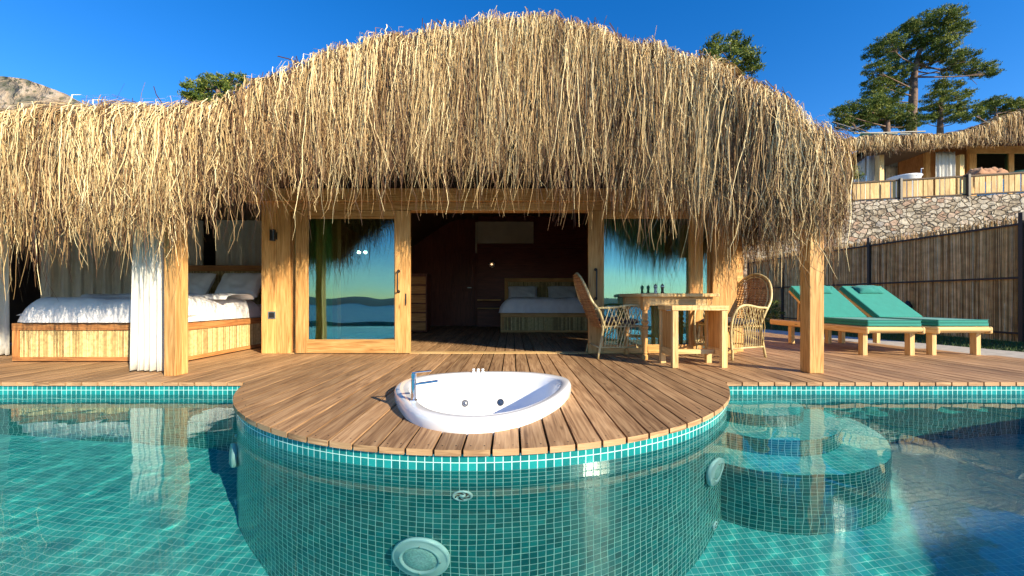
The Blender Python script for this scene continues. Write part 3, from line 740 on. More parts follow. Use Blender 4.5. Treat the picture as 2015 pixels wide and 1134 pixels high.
def handle(par, px, za, zb):
    b = MB(); X0 = fx(px)
    b.tube([(X0, FY - .105, za), (X0, FY - .15, za), (X0, FY - .16, za + .02), (X0, FY - .16, zb - .02), (X0, FY - .15, zb), (X0, FY - .105, zb)], .011, 8)
    for zz in (za, zb): b.lathe([(.022, -.004), (.022, .004), (.016, .01)], (X0, FY - .107, zz), 14, .5, Matrix(((1, 0, 0), (0, 0, 1), (0, -1, 0))).transposed())
    b.build('handle', 'black', par, smooth=False)
handle(dl, 789, AT(0, 574, FY - .1)[2], AT(0, 534, FY - .1)[2]); handle(dr, 1169, AT(0, 588, FY - .1)[2], AT(0, 531, FY - .1)[2])
b = MB(); X0 = fx(803); b.box(X0 - .008, X0 + .008, FY - .112, FY - .1055, .68, .82); b.box(X0 - .004, X0 + .004, FY - .12, FY - .1125, .66, .76); b.build('lock', 'black', dl, bevel=.002)
b = MB(); b.box(fx(577), fx(1398), FY - .07, FY + .08, .001, .011); b.build('threshold', 'pale', villa)
# socket and black lamp on the left column
X0, Z0 = fx(541), AT(0, 620, FY)[2]
b = MB(); b.box(X0 - .05, X0 + .05, FY - .072, FY - .061, Z0 - .05, Z0 + .05); so = b.build('wall_socket', 'steel', villa, bevel=.004)
b = MB(); b.box(X0 - .036, X0 + .036, FY - .078, FY - .0725, Z0 - .036, Z0 + .036); b.lathe([(.02, 0), (.02, .003)], (X0, FY - .082, Z0), 16, .5, Matrix(((1, 0, 0), (0, 0, -1), (0, 1, 0))).transposed()); b.build('socket_insert', 'black', so, bevel=.002)
X0, Z0 = fx(547), AT(0, 466, FY)[2]
b = MB(); b.box(X0 - .03, X0 + .03, FY - .075, FY - .061, Z0 - .05, Z0 + .05); b.lathe([(.034, -.075), (.036, -.07), (.036, .07), (.034, .075)], (X0, FY - .115, Z0), 20); b.build('wall_lamp', 'black', villa, bevel=.002)
# side and back walls, inner lining
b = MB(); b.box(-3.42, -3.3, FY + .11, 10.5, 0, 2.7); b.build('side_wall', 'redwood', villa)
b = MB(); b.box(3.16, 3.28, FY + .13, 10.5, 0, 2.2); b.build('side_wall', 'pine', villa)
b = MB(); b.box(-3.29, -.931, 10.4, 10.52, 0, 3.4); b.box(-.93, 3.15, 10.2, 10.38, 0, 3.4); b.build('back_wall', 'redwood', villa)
b = MB(); b.box(-.93, .58, 10.1, 10.18, 2.24, 2.82); b.build('plaster_bulkhead', 'plaster', villa)
b = MB(); b.box(-.98, -.94, 10.05, 10.19, 1.98, 2.8); b.build('pale_batten', 'plaster', villa)
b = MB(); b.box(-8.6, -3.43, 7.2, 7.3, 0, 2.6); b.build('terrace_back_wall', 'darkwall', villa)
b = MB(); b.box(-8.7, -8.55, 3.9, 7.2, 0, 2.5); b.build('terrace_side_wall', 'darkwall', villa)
b = MB(); b.box(-1.75, -1.05, 10.36, 10.395, .02, 2.1); idr = b.build('room_door', 'redwood', villa, bevel=.004)
b = MB()
for (a_, c_) in ((.1, .95), (1.1, 2.0)): b.box(-1.65, -1.15, 10.345, 10.358, a_, c_)
b.build('door_panel', 'redwood', idr, bevel=.01)
b = MB(); b.tube([(-1.12, 10.34, 1.05), (-1.12, 10.3, 1.05), (-1.22, 10.3, 1.05)], .01); b.build('handle', 'steel', idr)
b = MB(); b.box(-.93, 3.14, 10.16, 10.195, 2.14, 2.2); b.build('wall_trim', 'redwood', villa)

# ------------------------------------------------------------ soft things
def cushion(cx, cy, z0, lx, ly, th, puff=2.6, noisea=.01, mat='white', name='pillow', nx=26, ny=18, rot=None, parent=None, seed=0, drop=0.0, edge=.16):
    b = MB()
    def prof(u):
        a = abs(2 * u - 1); return max(0.0, 1 - a ** (1 / edge)) ** .5 if edge < .5 else max(0.0, 1 - a * a) ** .5
    def f(u, v, sg):
        h = (prof(u) * prof(v)) ** .9
        uu, vv = (u - .5) * lx, (v - .5) * ly
        # pulled-in edges between the corners
        pin = 1 - .05 * puff / 2.6 * (1 - abs(2 * v - 1) ** 3) * (abs(2 * u - 1) ** 4)
        pin2 = 1 - .05 * puff / 2.6 * (1 - abs(2 * u - 1) ** 3) * (abs(2 * v - 1) ** 4)
        nz = noise.fractal(Vector((uu * 5 + seed * 7.7, vv * 5, sg + seed)), 1, 2, 4) * noisea * h
        ws = noise.noise(Vector((uu * 2.2 + seed, vv * 14 + uu * 6, 3.3 + seed))) * noisea * .8 * h
        z = th / 2 + sg * th / 2 * h + (nz + ws if sg > 0 else 0)
        p = Vector((uu * pin, vv * pin2, z))
        if rot: p = rot @ (p - Vector((0, 0, 0)))
        return p + Vector((cx, cy, z0))
    b.grid(nx, ny, lambda u, v: f(u, v, 1)); b.grid(nx, ny, lambda u, v: f(1 - u, v, -1))
    return b.build(name, mat, parent, smooth=True)
def curtain(name, pts, z0, z1, folds, amp, mat, label, group=None, pinch=None, seed=0, nz=14, swing=.01):
    """pts: plan polyline"""
    P = [Vector((p[0], p[1])) for p in pts]; d = [0]
    for a_, c_ in zip(P[:-1], P[1:]): d.append(d[-1] + (c_ - a_).length)
    def f(u, v):
        q = u * d[-1]; i = max(k for k in range(len(P) - 1) if d[k] <= q + 1e-9); t_ = (q - d[i]) / (d[i + 1] - d[i])
        c = P[i].lerp(P[i + 1], t_); tg = (P[i + 1] - P[i]).normalized(); nn = Vector((tg.y, -tg.x))
        z = z0 + (z1 - z0) * v
        a_ = amp * (math.sin(u * folds * 2 * math.pi + seed + .5 * math.sin(u * 9 + seed)) + .4 * math.sin(u * folds * 4.7 * math.pi + 2 * v + seed)) * (1.0 - .3 * v)
        a_ += swing * noise.noise(Vector((u * 3, v * 3, seed)))
        m_ = (P[0] + P[-1]) / 2
        if pinch: c = m_.lerp(c, 1 - pinch * v ** .8)
        c = c + nn * a_
        return (c.x, c.y, z + (.006 * math.sin(u * folds * 6.28) if v == 0 else 0))
    b = MB(); b.grid(max(40, int(folds * 10)), nz, f); o = b.build(name, mat, None, smooth=True, thick=.003)
    return tag(o, label, 'curtain', group)
curtain('curtain', [(-3.88, 3.86), (-3.54, 3.82)], .015, 2.3, 4.5, .03, 'curtain', 'white curtain gathered against the left timber post at the pool edge', 'white curtains of the villa terrace', pinch=.22, seed=1)
curtain('curtain', [(-6.95, 4.9), (-6.58, 4.93)], .02, 2.3, 4, .03, 'curtain', 'white curtain at the far left end of the outdoor bed', 'white curtains of the villa terrace', seed=3)
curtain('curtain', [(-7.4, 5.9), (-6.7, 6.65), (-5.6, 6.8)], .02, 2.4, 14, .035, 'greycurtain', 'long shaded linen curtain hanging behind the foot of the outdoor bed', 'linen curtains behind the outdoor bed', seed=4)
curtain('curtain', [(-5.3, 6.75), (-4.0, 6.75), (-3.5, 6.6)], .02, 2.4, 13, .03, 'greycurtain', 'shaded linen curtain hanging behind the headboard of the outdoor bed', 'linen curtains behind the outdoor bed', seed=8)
curtain('curtain', [(-2.85, 5.33), (-2.55, 5.35)], .02, 2.2, 4, .03, 'greencurtain', 'olive green curtain behind the glass of the left sliding door', 'curtains inside the villa', seed=2)
curtain('curtain', [(1.2, 5.34), (2.17, 5.34)], .02, 2.2, 10, .03, 'curtain', 'wide pale curtain behind the glass of the right sliding door', 'curtains inside the villa', seed=6)
curtain('curtain', [(2.27, 5.34), (2.66, 5.34)], .02, 2.2, 4, .03, 'curtain', 'narrow pale curtain behind the right edge of the right sliding door', 'curtains inside the villa', seed=7)

def bed(name, label, x0, x1, y0, y1, zr, mat_rail, mat_slat, hz, sides=True, slat=.019):
    t_ = thing(name, label, 'bed', ((x0 + x1) / 2, y0, 0))
    b = MB(); rl = .085
    b.box(x0, x1, y0, y0 + .05, zr - rl, zr); b.box(x0, x1, y0 + .004, y0 + .05, .012, .06)
    b.box(x0 + .001, x0 + .075, y0 + .002, y0 + .048, .061, zr - rl - .001); b.box(x1 - .075, x1 - .001, y0 + .002, y0 + .048, .061, zr - rl - .001)
    b.box(x1 - .05, x1 - .002, y0 + .051, y1, zr - rl, zr - .002); b.box(x1 - .05, x1 - .002, y0 + .051, y1, .012, .058)
    b.box(x0 + .002, x0 + .05, y0 + .051, y1, zr - rl, zr - .002); b.box(x0 + .002, x0 + .05, y0 + .051, y1, .012, .058)
    b.box(x0 + .05, x1 - .05, y0 + .05, y1, zr - .05, zr - .02)
    b.build('bed_frame', mat_rail, t_, bevel=.004)
    b = MB(); xx = x0 + .075
    while xx < x1 - .08:
        rr = slat / 2 * random.uniform(.85, 1.05); b.tube([(xx + rr, y0 + .022, .06), (xx + rr, y0 + .022, zr - rl)], rr, 6, caps=False); xx += rr * 2 + .0008
    yy = y0 + .06
    while yy < y1 - .02:
        rr = slat / 2 * random.uniform(.85, 1.05)
        b.tube([(x1 - .022, yy + rr, .06), (x1 - .022, yy + rr, zr - rl)], rr, 6, caps=False); yy += rr * 2 + .0008
    b.build('bamboo_panel', mat_slat, t_, smooth=True)
    b = MB(); hx0, hx1 = x0 + .05, x1 - .02
    b.box(hx0, hx1, y1 + .002, y1 + .06, hz - .1, hz); b.box(hx0, hx0 + .09, y1 + .003, y1 + .058, 0, hz - .101); b.box(hx1 - .09, hx1, y1 + .003, y1 + .058, 0, hz - .101)
    hb = b.build('headboard', mat_rail, t_, bevel=.004)
    b = MB(); xx = hx0 + .09
    while xx < hx1 - .1:
        rr = slat / 2 * random.uniform(.85, 1.05); b.tube([(xx + rr, y1 + .03, .3), (xx + rr, y1 + .03, hz - .1)], rr, 6, caps=False); xx += rr * 2 + .001
    b.build('headboard_slats', mat_slat, hb, smooth=True)
    return t_
bed('outdoor_bed', 'outdoor daybed with orange timber rails and bamboo panels on the left terrace', -5.91, -3.86, 4.44, 6.42, .46, 'orange', 'bamboo', 1.32)
def duvet(x0, x1, y0, y1, z0, th, label, seed, hang=.05, fold=True):
    b = MB(); nx_, ny_ = 70, 60; lx, ly = x1 - x0, y1 - y0
    def f(u, v):
        def sm(t_, e=.13): 
            t_ = max(0, min(1, t_ / e)); return math.sqrt(max(0, 1 - (1 - t_) ** 2))
        h = sm(min(u, 1 - u), .17) * .999 * sm(v) 
        X0, Y0 = x0 + u * lx, y0 + v * ly
        nz_ = noise.fractal(Vector((X0 * 2.3 + seed, Y0 * 2.3, seed)), 1, 2, 5) * .035
        wr_ = abs(noise.noise(Vector((X0 * 9 + Y0 * 3, Y0 * 2.2 + seed, 5)))) * .018
        fr = 1 - sm(v)
        rip = math.sin(X0 * 34 + 3 * noise.noise(Vector((X0 * 3, 0, seed)))) * .009 * (fr + (1 - sm(u)) * .5)
        return (X0, Y0 - rip + .16 * (1 - sm(min(u, 1 - u), .17)) * (1 - v), z0 + .02 + (th + nz_ - wr_) * h)
    b.grid(nx_, ny_, f)
    o = b.build('duvet', 'white', None, smooth=True); return tag(o, label, 'duvet')
duvet(-5.93, -3.9, 4.40, 5.85, .45, .30, 'rumpled white duvet spread over the outdoor bed', 2.2)
tag(cushion(-4.88, 5.43, .44, 2.0, 1.95, .22, noisea=.004, edge=.08, name='mattress'), 'white mattress of the outdoor bed under its duvet', 'mattress')
rp = Matrix.Rotation(R(58), 3, 'X')
tag(cushion(-4.42, 6.2, .92, .7, .46, .18, noisea=.022, rot=rp, seed=2), 'plump white pillow near the right end of the outdoor bed headboard', 'pillow', 'pillows on the outdoor bed')
tag(cushion(-5.25, 6.2, .92, .7, .46, .18, noisea=.022, rot=rp, seed=5), 'white pillow on the outdoor bed half hidden behind the post and fringe', 'pillow', 'pillows on the outdoor bed')
# folded band of the duvet under the pillows
def fold(x0, x1, y0, y1, z0, seed, label):
    b = MB()
    def f(u, v):
        h = math.sqrt(max(0, 1 - (2 * v - 1) ** 4)); X0 = x0 + u * (x1 - x0)
        return (X0, y0 + (y1 - y0) * v + .03 * noise.noise(Vector((X0 * 3, v, seed))), z0 + h * (.075 + .03 * noise.noise(Vector((X0 * 4, v * 2, seed)))))
    b.grid(50, 12, f); return tag(b.build('duvet_fold', 'white', None, smooth=True), label, 'blanket')
fold(-5.85, -3.84, 5.05, 5.62, .74, 3, 'folded back white cover across the outdoor bed below the pillows')

# inside the room
bed('indoor_bed', 'double bed with slatted bamboo base seen inside the dark room', -.25, 1.85, 8.2, 10.1, .43, 'pine', 'bamboo', 1.3, slat=.03)
duvet(-.3, 1.88, 8.17, 9.6, .42, .33, 'smooth white duvet on the bed inside the room', 9.1)
rp2 = Matrix.Rotation(R(55), 3, 'X')
tag(cushion(.28, 9.88, .84, .78, .44, .17, noisea=.02, rot=rp2, seed=8), 'left white pillow on the bed inside the room', 'pillow', 'pillows on the indoor bed')
tag(cushion(1.32, 9.88, .84, .78, .44, .17, noisea=.02, rot=rp2, seed=11), 'right white pillow on the bed inside the room', 'pillow', 'pillows on the indoor bed')
t_ = thing('bedside_shelf', 'small two level wooden shelf beside the indoor bed', 'shelf', (-.6, 9.9, 0))
b = MB(); b.box(-.9, -.3, 9.75, 10.19, .48, .51); b.build('lower_shelf', 'pine', t_, bevel=.003)
b = MB(); b.box(-.9, -.3, 9.75, 10.19, .7, .73); b.build('upper_shelf', 'pine', t_, bevel=.003)
b = MB(); b.box(-.9, -.3, 9.77, 10.19, .02, .47); b.build('cabinet', 'redwood', t_, bevel=.003)
t_ = thing('globe_lamp', 'small round wall lamp glowing faintly beside the indoor bed', 'lamp', AT(968, 521, 10.1))
cx_, cy_, cz_ = AT(968, 521, 10.1)
b = MB(); b.lathe([(.02, -.085), (.06, -.06), (.085, -.02), (.088, .02), (.07, .06), (.035, .085)], (cx_, cy_, cz_), 20); b.build('globe', 'shaker', t_, smooth=True)
b = MB(); b.lathe([(.01, -.02), (.03, 0), (.01, .02)], (cx_, cy_ - .1, cz_), 12); b.build('bulb', 'bulb', t_, smooth=True)
b = MB(); b.lathe([(.035, .084), (.035, .11), (.01, .12)], (cx_, cy_, cz_), 14); b.build('lamp_cap', 'black', t_)
t_ = thing('cabinet', 'narrow slatted wooden cabinet in the dark left side of the room', 'cabinet', (-2.0, 8.2, 0))
b = MB(); b.box(-2.3, -1.86, 8.2, 8.6, .02, 1.3); b.build('carcass', 'redwood', t_, bevel=.004)
b = MB(); [b.box(-2.28, -1.88, 8.18, 8.197, .06 + i * .2, .23 + i * .2) for i in range(6)]; b.build('drawer_fronts', 'orange', t_, bevel=.003)
t_ = thing('twin_bright_spots', 'pair of small bright white spots seen in the left glass door', 'lamp', AT(713, 497, 6.6))  # glowing heads and bar added to give two bright dots in the glass
for px_ in (706.5, 719.5):
    c = AT(px_, 497, 6.6); b = MB(); b.lathe([(.022, -.03), (.024, .0), (.024, .004)], c, 16, .5, Matrix(((1, 0, 0), (0, 0, -1), (0, 1, 0))).transposed()); b.build('spot_head', 'spot', t_, smooth=False)
c = AT(713, 497, 6.64); b = MB(); b.box(c[0] - .08, c[0] + .08, c[1], c[1] + .02, c[2] - .012, c[2] + .012); b.tube([(c[0], c[1] + .01, c[2]), (c[0], c[1] + .01, 2.6)], .006); b.build('spot_bar', 'black', t_)
b = MB(); b.box(-2.87, -2.74, 5.9, 6.03, .0, 2.9); b.build('inner_post', 'pine', villa, bevel=.006)

# ------------------------------------------------------------ dining set
def rotz(a): return Matrix.Rotation(a, 3, 'Z')
TBX, TBY = 1.55, 4.5; ta = R(9)
tbl = thing('dining_table', 'square pine dining table with turned legs outside the right glass door', 'table', (TBX, TBY, 0), ta)
TW, TD, TZ = 1.04, .68, .815
b = MB()
for i in range(5): b.box(i * TW / 5 + .001, (i + 1) * TW / 5 - .001, 0, TD, TZ - .042, TZ)
b.build('tabletop', 'pale', tbl, bevel=.006, local=True)
b = MB(); i_ = .06
b.box(i_ + .07, TW - i_ - .07, i_, i_ + .025, TZ - .15, TZ - .043); b.box(i_ + .07, TW - i_ - .07, TD - i_ - .025, TD - i_, TZ - .15, TZ - .043)
b.box(i_, i_ + .025, i_ + .07, TD - i_ - .07, TZ - .15, TZ - .043); b.box(TW - i_ - .025, TW - i_, i_ + .07, TD - i_ - .07, TZ - .15, TZ - .043)
b.build('apron', 'pale', tbl, bevel=.003, local=True)
for lx in (i_ + .035, TW - i_ - .035):
    for ly in (i_ + .035, TD - i_ - .035):
        b = MB(); b.box(lx - .04, lx + .04, ly - .04, ly + .04, TZ - .2, TZ - .043, .5)
        b.lathe([(.03, 0), (.034, .015), (.036, .05), (.024, .07), (.03, .085), (.026, .1), (.034, .3), (.038, .36), (.026, .375), (.042, .39), (.042, .41), (.028, .42), (.028, .435), (.043, .45), (.043, .47), (.026, .485), (.036, .52), (.032, TZ - .22), (.036, TZ - .2)], (lx, ly, 0), 20, .5)
        b.build('leg', 'pine', tbl, local=True)
# smaller stand in front of it
st = thing('side_stand', 'small pale wooden stand with panelled sides in front of the dining table', 'stand', (1.735, 4.06, 0), R(1))
SW, SD, SZ = .6, .36, .675
b = MB(); b.box(-.01, SW + .01, -.01, SD / 2 - .001, SZ - .052, SZ); b.box(-.01, SW + .01, SD / 2 + .001, SD + .01, SZ - .052, SZ); b.build('stand_top', 'pale', st, bevel=.004, local=True)
for lx in (0, SW - .062):
    for ly in (0, SD - .05):
        b = MB(); b.box(lx, lx + .062, ly, ly + .05, 0, SZ - .053); b.build('leg', 'pale', st, bevel=.003, local=True)
for lx in (.008, SW - .054):
    b = MB(); b.box(lx + .01, lx + .035, .051, SD - .051, .2, SZ - .06); b.build('side_panel', 'pine', st, local=True)
    b = MB(); b.box(lx, lx + .046, .051, SD - .051, .12, .199); b.build('side_rail', 'pale', st, bevel=.002, local=True)
b = MB(); b.box(.063, SW - .063, SD / 2 - .03, SD / 2 + .02, .13, .18); b.build('stretcher', 'pale', st, bevel=.003, local=True)
def shaker(px, mat, label):
    wx, wy = PIX(px, 4.86), 4.86
    t_ = thing('shaker', label, 'shaker', (wx, wy, TZ))
    b = MB(); b.lathe([(.021, 0), (.023, .006), (.018, .03), (.016, .055), (.02, .075)], (wx, wy, TZ), 16); b.build('body', mat, t_, smooth=True)
    b = MB(); b.lathe([(.02, .076), (.023, .082), (.024, .1), (.018, .112), (.006, .118), (.008, .126), (0, .13)], (wx, wy, TZ), 16); b.build('cap', 'steel', t_, smooth=True)
shaker(1290, 'shaker', 'salt shaker with pale body and steel cap on the dining table')
shaker(1303.5, 'copper', 'pepper mill with dark body and steel cap on the dining table')

def bez(P, n=20):
    out = []
    m = len(P)
    Q = [Vector(p) for p in P]; Q = [Q[0] * 2 - Q[1]] + Q + [Q[-1] * 2 - Q[-2]]
    for i in range(1, m):
        a_, b_, c_, d_ = Q[i - 1], Q[i], Q[i + 1], Q[i + 2]
        for k in range(n):
            t = k / n
            out.append(.5 * ((2 * b_) + (c_ - a_) * t + (2 * a_ - 5 * b_ + 4 * c_ - d_) * t * t + (-a_ + 3 * b_ - 3 * c_ + d_) * t ** 3))
    out.append(Q[-2]); return out
def make_chair(label):
    """rattan armchair, local +x is forward, origin under the seat centre"""
    t_ = thing('rattan_chair', label, 'chair', (0, 0, 0), 0, 'rattan armchairs at the dining table')
    SZc, W = .40, .25
    # back hoop: an oval leaning backwards
    def back(u, v):   # u across -1..1, v 0..1 up
        return Vector((-.24 - .26 * v - .02 * v * v + .05 * u * u * (1 - v * .3), u * (.25 + .05 * math.sin(v * 2.6)), SZc - .02 + .70 * v))
    hoop = [back(-1, 0), back(-1, .3)] + [Vector((back(0, v).x + .03 * (1 - abs(u)), u * .29, back(0, v).z)) for u, v in ((-.97, .5), (-.85, .72), (-.62, .88), (-.3, .97), (0, 1.0), (.3, .97), (.62, .88), (.85, .72), (.97, .5))] + [back(1, .3), back(1, 0)]
    hp = bez(hoop, 6)
    b = MB(); b.tube(hp, .016, 8)
    inner = bez([Vector((p.x + .012, p.y * .86, SZc + (p.z - SZc) * .93 + .01)) for p in hoop], 5); b.tube(inner, .009, 6)
    b.build('back_hoop', 'rattan', t_, smooth=True, local=True)
    b = MB()
    zs_ = [p.z for p in hp]
    def halfw(z):
        c = [abs(p.y) for p in hp if abs(p.z - z) < .03]; return min(c) if c and z > SZc + .62 * .9 and min(c) < .2 else (max(c) if c else .1)
    nrow = 30
    for r_ in range(nrow):
        v = .02 + .95 * r_ / (nrow - 1); z = SZc - .02 + .70 * v
        hw = .25 + .03 * math.sin(v * 2.6)
        if v > .5: hw = .285 * math.sqrt(max(0.0, 1 - ((v - .5) / .5) ** 2.3))
        if hw < .03: continue
        pts = [back(0, v) + Vector((.006 * (1 if (k + r_) % 2 else -1), 0, 0)) + Vector((0, -hw + 2 * hw * k / 16, 0)) for k in range(17)]
        b.tube(pts, .0085, 4, caps=False)
    for k in range(13):
        yy = -.24 + .04 * k; pts = []
        for r_ in range(21):
            v = r_ / 20; hw = .25 + .03 * math.sin(v * 2.6)
            if v > .5: hw = .285 * math.sqrt(max(0.0, 1 - ((v - .5) / .5) ** 2.3))
            if abs(yy) < hw: pts.append(back(0, v) + Vector((0, yy, 0)))
        if len(pts) > 2: b.tube(pts, .006, 4, caps=False)
    b.build('back_weave', 'weave', t_, smooth=True, local=True)
    for sy in (-1, 1):
        arm = bez([Vector((-.33, sy * .27, SZc + .22)), Vector((-.24, sy * .3, SZc + .235)), Vector((-.1, sy * .31, SZc + .24)), Vector((.12, sy * .31, SZc + .27)), Vector((.25, sy * .3, SZc + .24)), Vector((.32, sy * .28, SZc + .13)), Vector((.335, sy * .265, SZc - .02)), Vector((.33, sy * .26, SZc - .16)), Vector((.31, sy * .255, .12))], 8)
        b = MB(); b.tube(arm, .015, 8); b.build('arm', 'rattan', t_, smooth=True, local=True)
        b = MB(); b.tube(bez([Vector((-.26, sy * .26, SZc + .2)), Vector((-.22, sy * .25, SZc)), Vector((-.235, sy * .255, .28)), Vector((-.29, sy * .27, 0))], 6), .015, 8); b.build('leg', 'rattan', t_, smooth=True, local=True)
        b = MB(); b.tube(bez([Vector((.27, sy * .24, SZc)), Vector((.29, sy * .25, .2)), Vector((.31, sy * .26, 0))], 6), .015, 8); b.build('leg', 'rattan', t_, smooth=True, local=True)
        # crossed canes from arm down to the stretcher
        b = MB()
        for k in range(9):
            u = k / 8; xt = -.16 + .42 * u; top = min(arm[6:44], key=lambda p: abs(p.x - xt) - p.z * .3)
            bot = Vector((-.04 + .32 * u, sy * .262, .14)); bot3 = Vector((-.24 + .3 * u, sy * .266, .14))
            b.tube([top, top.lerp(bot, .5) + Vector((.05, sy * .012, 0)), bot], .0052, 5, caps=False)
            b.tube([top + Vector((0, sy * .008, 0)), top.lerp(bot3, .5) + Vector((-.03, sy * .014, 0)), bot3], .0052, 5, caps=False)
        b.build('side_lattice', 'rattan', t_, smooth=True, local=True)
    b = MB()
    for z_, x0_, x1_, yy in ((.14, -.27, .31, .262), (SZc, -.23, .28, .25)):
        for sy in (-1, 1): b.tube([(x0_, sy * yy, z_), (x1_, sy * yy, z_)], .011, 7)
        b.tube([(x0_, -yy, z_), (x0_, yy, z_)], .011, 7); b.tube([(x1_, -yy, z_), (x1_, yy, z_)], .011, 7)
    for sy in (-1, 1): b.tube([(.3, sy * .26, .2), (.05, 0, SZc - .02), (-.26, -sy * .26, .2)], .007, 6)
    b.build('stretcher', 'rattan', t_, smooth=True, local=True)
    b = MB()
    for k in range(14): b.tube([(-.22 + k * .038, -.24, SZc + .004), (-.22 + k * .038, .24, SZc + .004)], .008, 5)
    b.build('seat', 'weave', t_, smooth=True, local=True)
    return t_
ch1 = make_chair('rattan armchair left of the dining table, its back to the open doorway')
ch2 = copy_tree(ch1); ch2['label'] = 'rattan armchair right of the dining table, showing its woven backrest'
ch1.location = (1.34, 4.97, 0); ch1.rotation_euler.z = R(4)
ch2.location = (2.86, 4.93, 0); ch2.rotation_euler.z = R(203)
for (cx_, cy_, rr, lb) in ((1.37, 4.97, R(4), 'dark seat cushion on the left rattan armchair'), (2.82, 4.92, R(203), 'dark seat cushion on the right rattan armchair')):
    o = cushion(0, 0, 0, .5, .47, .075, noisea=.012, name='seat_cushion', mat='navy', nx=18, ny=18, edge=.2); o.location = (cx_, cy_, .42); o.rotation_euler.z = rr; tag(o, lb, 'cushion', 'cushions on the rattan chairs')

# ------------------------------------------------------------ sun loungers
def make_lounger(label):
    """local: foot end at y=0, head at +y, x centred"""
    t_ = thing('sun_lounger', label, 'sun lounger', (0, 0, 0), 0, 'teal sun loungers on the right deck')
    W = .70
    for sx in (-1, 1):
        b = MB(); b.box(sx * W / 2 - .02, sx * W / 2 + .02, -.08, 1.86, .29, .385); b.build('side_rail', 'pale', t_, bevel=.018, local=True)
        for ly in (.02, 1.36):
            b = MB(); b.box(sx * (W / 2 - .05) - .03, sx * (W / 2 - .05) + .03, ly, ly + .075, 0, .3); b.build('leg', 'pale', t_, bevel=.004, local=True)
    b = MB(); b.box(-W / 2 + .021, W / 2 - .021, 1.5, 1.55, .29, .36); b.build('head_rail', 'pale', t_, local=True)
    b = MB(); b.box(-W / 2 + .021, W / 2 - .021, -.02, .03, .3, .37)
    b.tube([(-W / 2, -.045, .35), (W / 2, -.045, .35)], .034, 12); b.build('cross_rail', 'pale', t_, local=True)
    b = MB()
    for k in range(9): b.box(-W / 2 + .022, W / 2 - .022, .06 + k * .083, .12 + k * .083, .365, .384)
    b.build('slat_bed', 'pale', t_, local=True)
    hy, hz, ba, bl = .78, .385, R(37), .82
    d = Vector((0, math.cos(ba), math.sin(ba))); nrm = Vector((0, -math.sin(ba), math.cos(ba))); m3 = Matrix((Vector((1, 0, 0)), d, nrm)).transposed()
    b = MB()
    for sx in (-1, 1): b.obox(Vector((sx * (W / 2 - .05), hy, hz)) + d * bl / 2, (.035, bl, .035), m3)
    for k in range(8): b.obox(Vector((0, hy, hz)) + d * (.08 + k * .1) + nrm * .026, (W - .08, .06, .014), m3)
    b.beam((-W / 2 + .08, hy + .5, .36), Vector((-W / 2 + .08, hy, hz)) + d * .6, .025, .03); b.beam((W / 2 - .08, hy + .5, .36), Vector((W / 2 - .08, hy, hz)) + d * .6, .025, .03)
    b.build('backrest_frame', 'pale', t_, local=True)
    b = MB(); b.box(-W / 2 + .01, W / 2 - .01, -.06, hy - .01, .388, .428); b.box(-W / 2 + .012, W / 2 - .012, -.055, hy - .01, .43, .47)
    c = Vector((0, hy, hz)) + d * (bl / 2) + nrm * .055; b.obox(c, (W - .02, bl, .04), m3); b.obox(c + nrm * .042, (W - .024, bl - .01, .04), m3)
    mt = b.build('mattress', 'teal', t_, bevel=.014, local=True)
    b = MB()
    hw = W / 2 - .014
    for zz in (.429, .4715): b.tube([(-hw, hy - .02, zz), (-hw, -.057, zz), (hw, -.057, zz), (hw, hy - .02, zz)], .004, 6)
    q0, q1 = Vector((0, hy, hz)) + nrm * .076, Vector((0, hy, hz)) + nrm * .076 + d * (bl - .008)
    b.tube([q0 + Vector((-hw, 0, 0)), q1 + Vector((-hw, 0, 0)), q1 + Vector((hw, 0, 0)), q0 + Vector((hw, 0, 0))], .004, 6)
    b.build('piping', 'tealdark', mt, local=True)
    o = cushion(0, 0, 0, .4, .2, .09, noisea=.02, name='head_pillow', mat='tealdark', nx=16, ny=10, edge=.3, rot=m3, parent=None)
    o.parent = t_; p = Vector((0, hy, hz)) + d * (bl - .14) + nrm * .09; o.location = p
    return t_
l1 = make_lounger('teal cushioned wooden sun lounger nearer the post, partly behind it')
l2 = copy_tree(l1); l2['label'] = 'teal cushioned wooden sun lounger farther right beside the reed fence'
l1.location = (4.96, 4.93, 0); l1.rotation_euler.z = R(-2)
l2.location = (5.90, 4.97, 0); l2.rotation_euler.z = R(1)

# ------------------------------------------------------------ garden edge: path, lawn, reed fence
b = MB(); zt_ = -.02
P = [(6.8, 2.9), (8.0, 2.9), (6.35, 9.5), (5.5, 9.5)]
b.v = [(*p, zt_) for p in P]; b.face([0, 1, 2, 3], P, .5); tag(b.build('path', 'path'), kind='structure')
b = MB(); P = [(7.0, 2.0), (9.6, 2.0), (9.6, 14.5), (3.3, 14.5), (3.3, 9.05), (6.0, 9.05)]
b.v = [(*p, -.035) for p in P]; b.face(list(range(6)), P, .5); tag(b.build('lawn', 'lawn'), kind='structure')
g = np.random.default_rng(21); n = 22000
gx = g.uniform(5.4, 9.0, n); gy = g.uniform(3.4, 13.5, n); ok = gx > np.interp(gy, [2.9, 9.5], [8.0, 6.35]); ok |= gy > 9.2
gx, gy = gx[ok], gy[ok]; n = len(gx); a_ = g.uniform(0, 6.28, n); hg = g.uniform(.03, .075, n); wv = .006
lx, ly = g.normal(0, .02, n), g.normal(0, .02, n)
V = np.stack([np.stack([gx - np.cos(a_) * wv, gy - np.sin(a_) * wv, np.full(n, -.035)], -1), np.stack([gx + np.cos(a_) * wv, gy + np.sin(a_) * wv, np.full(n, -.035)], -1), np.stack([gx + lx, gy + ly, -.035 + hg], -1)], 1).reshape(-1, 3)
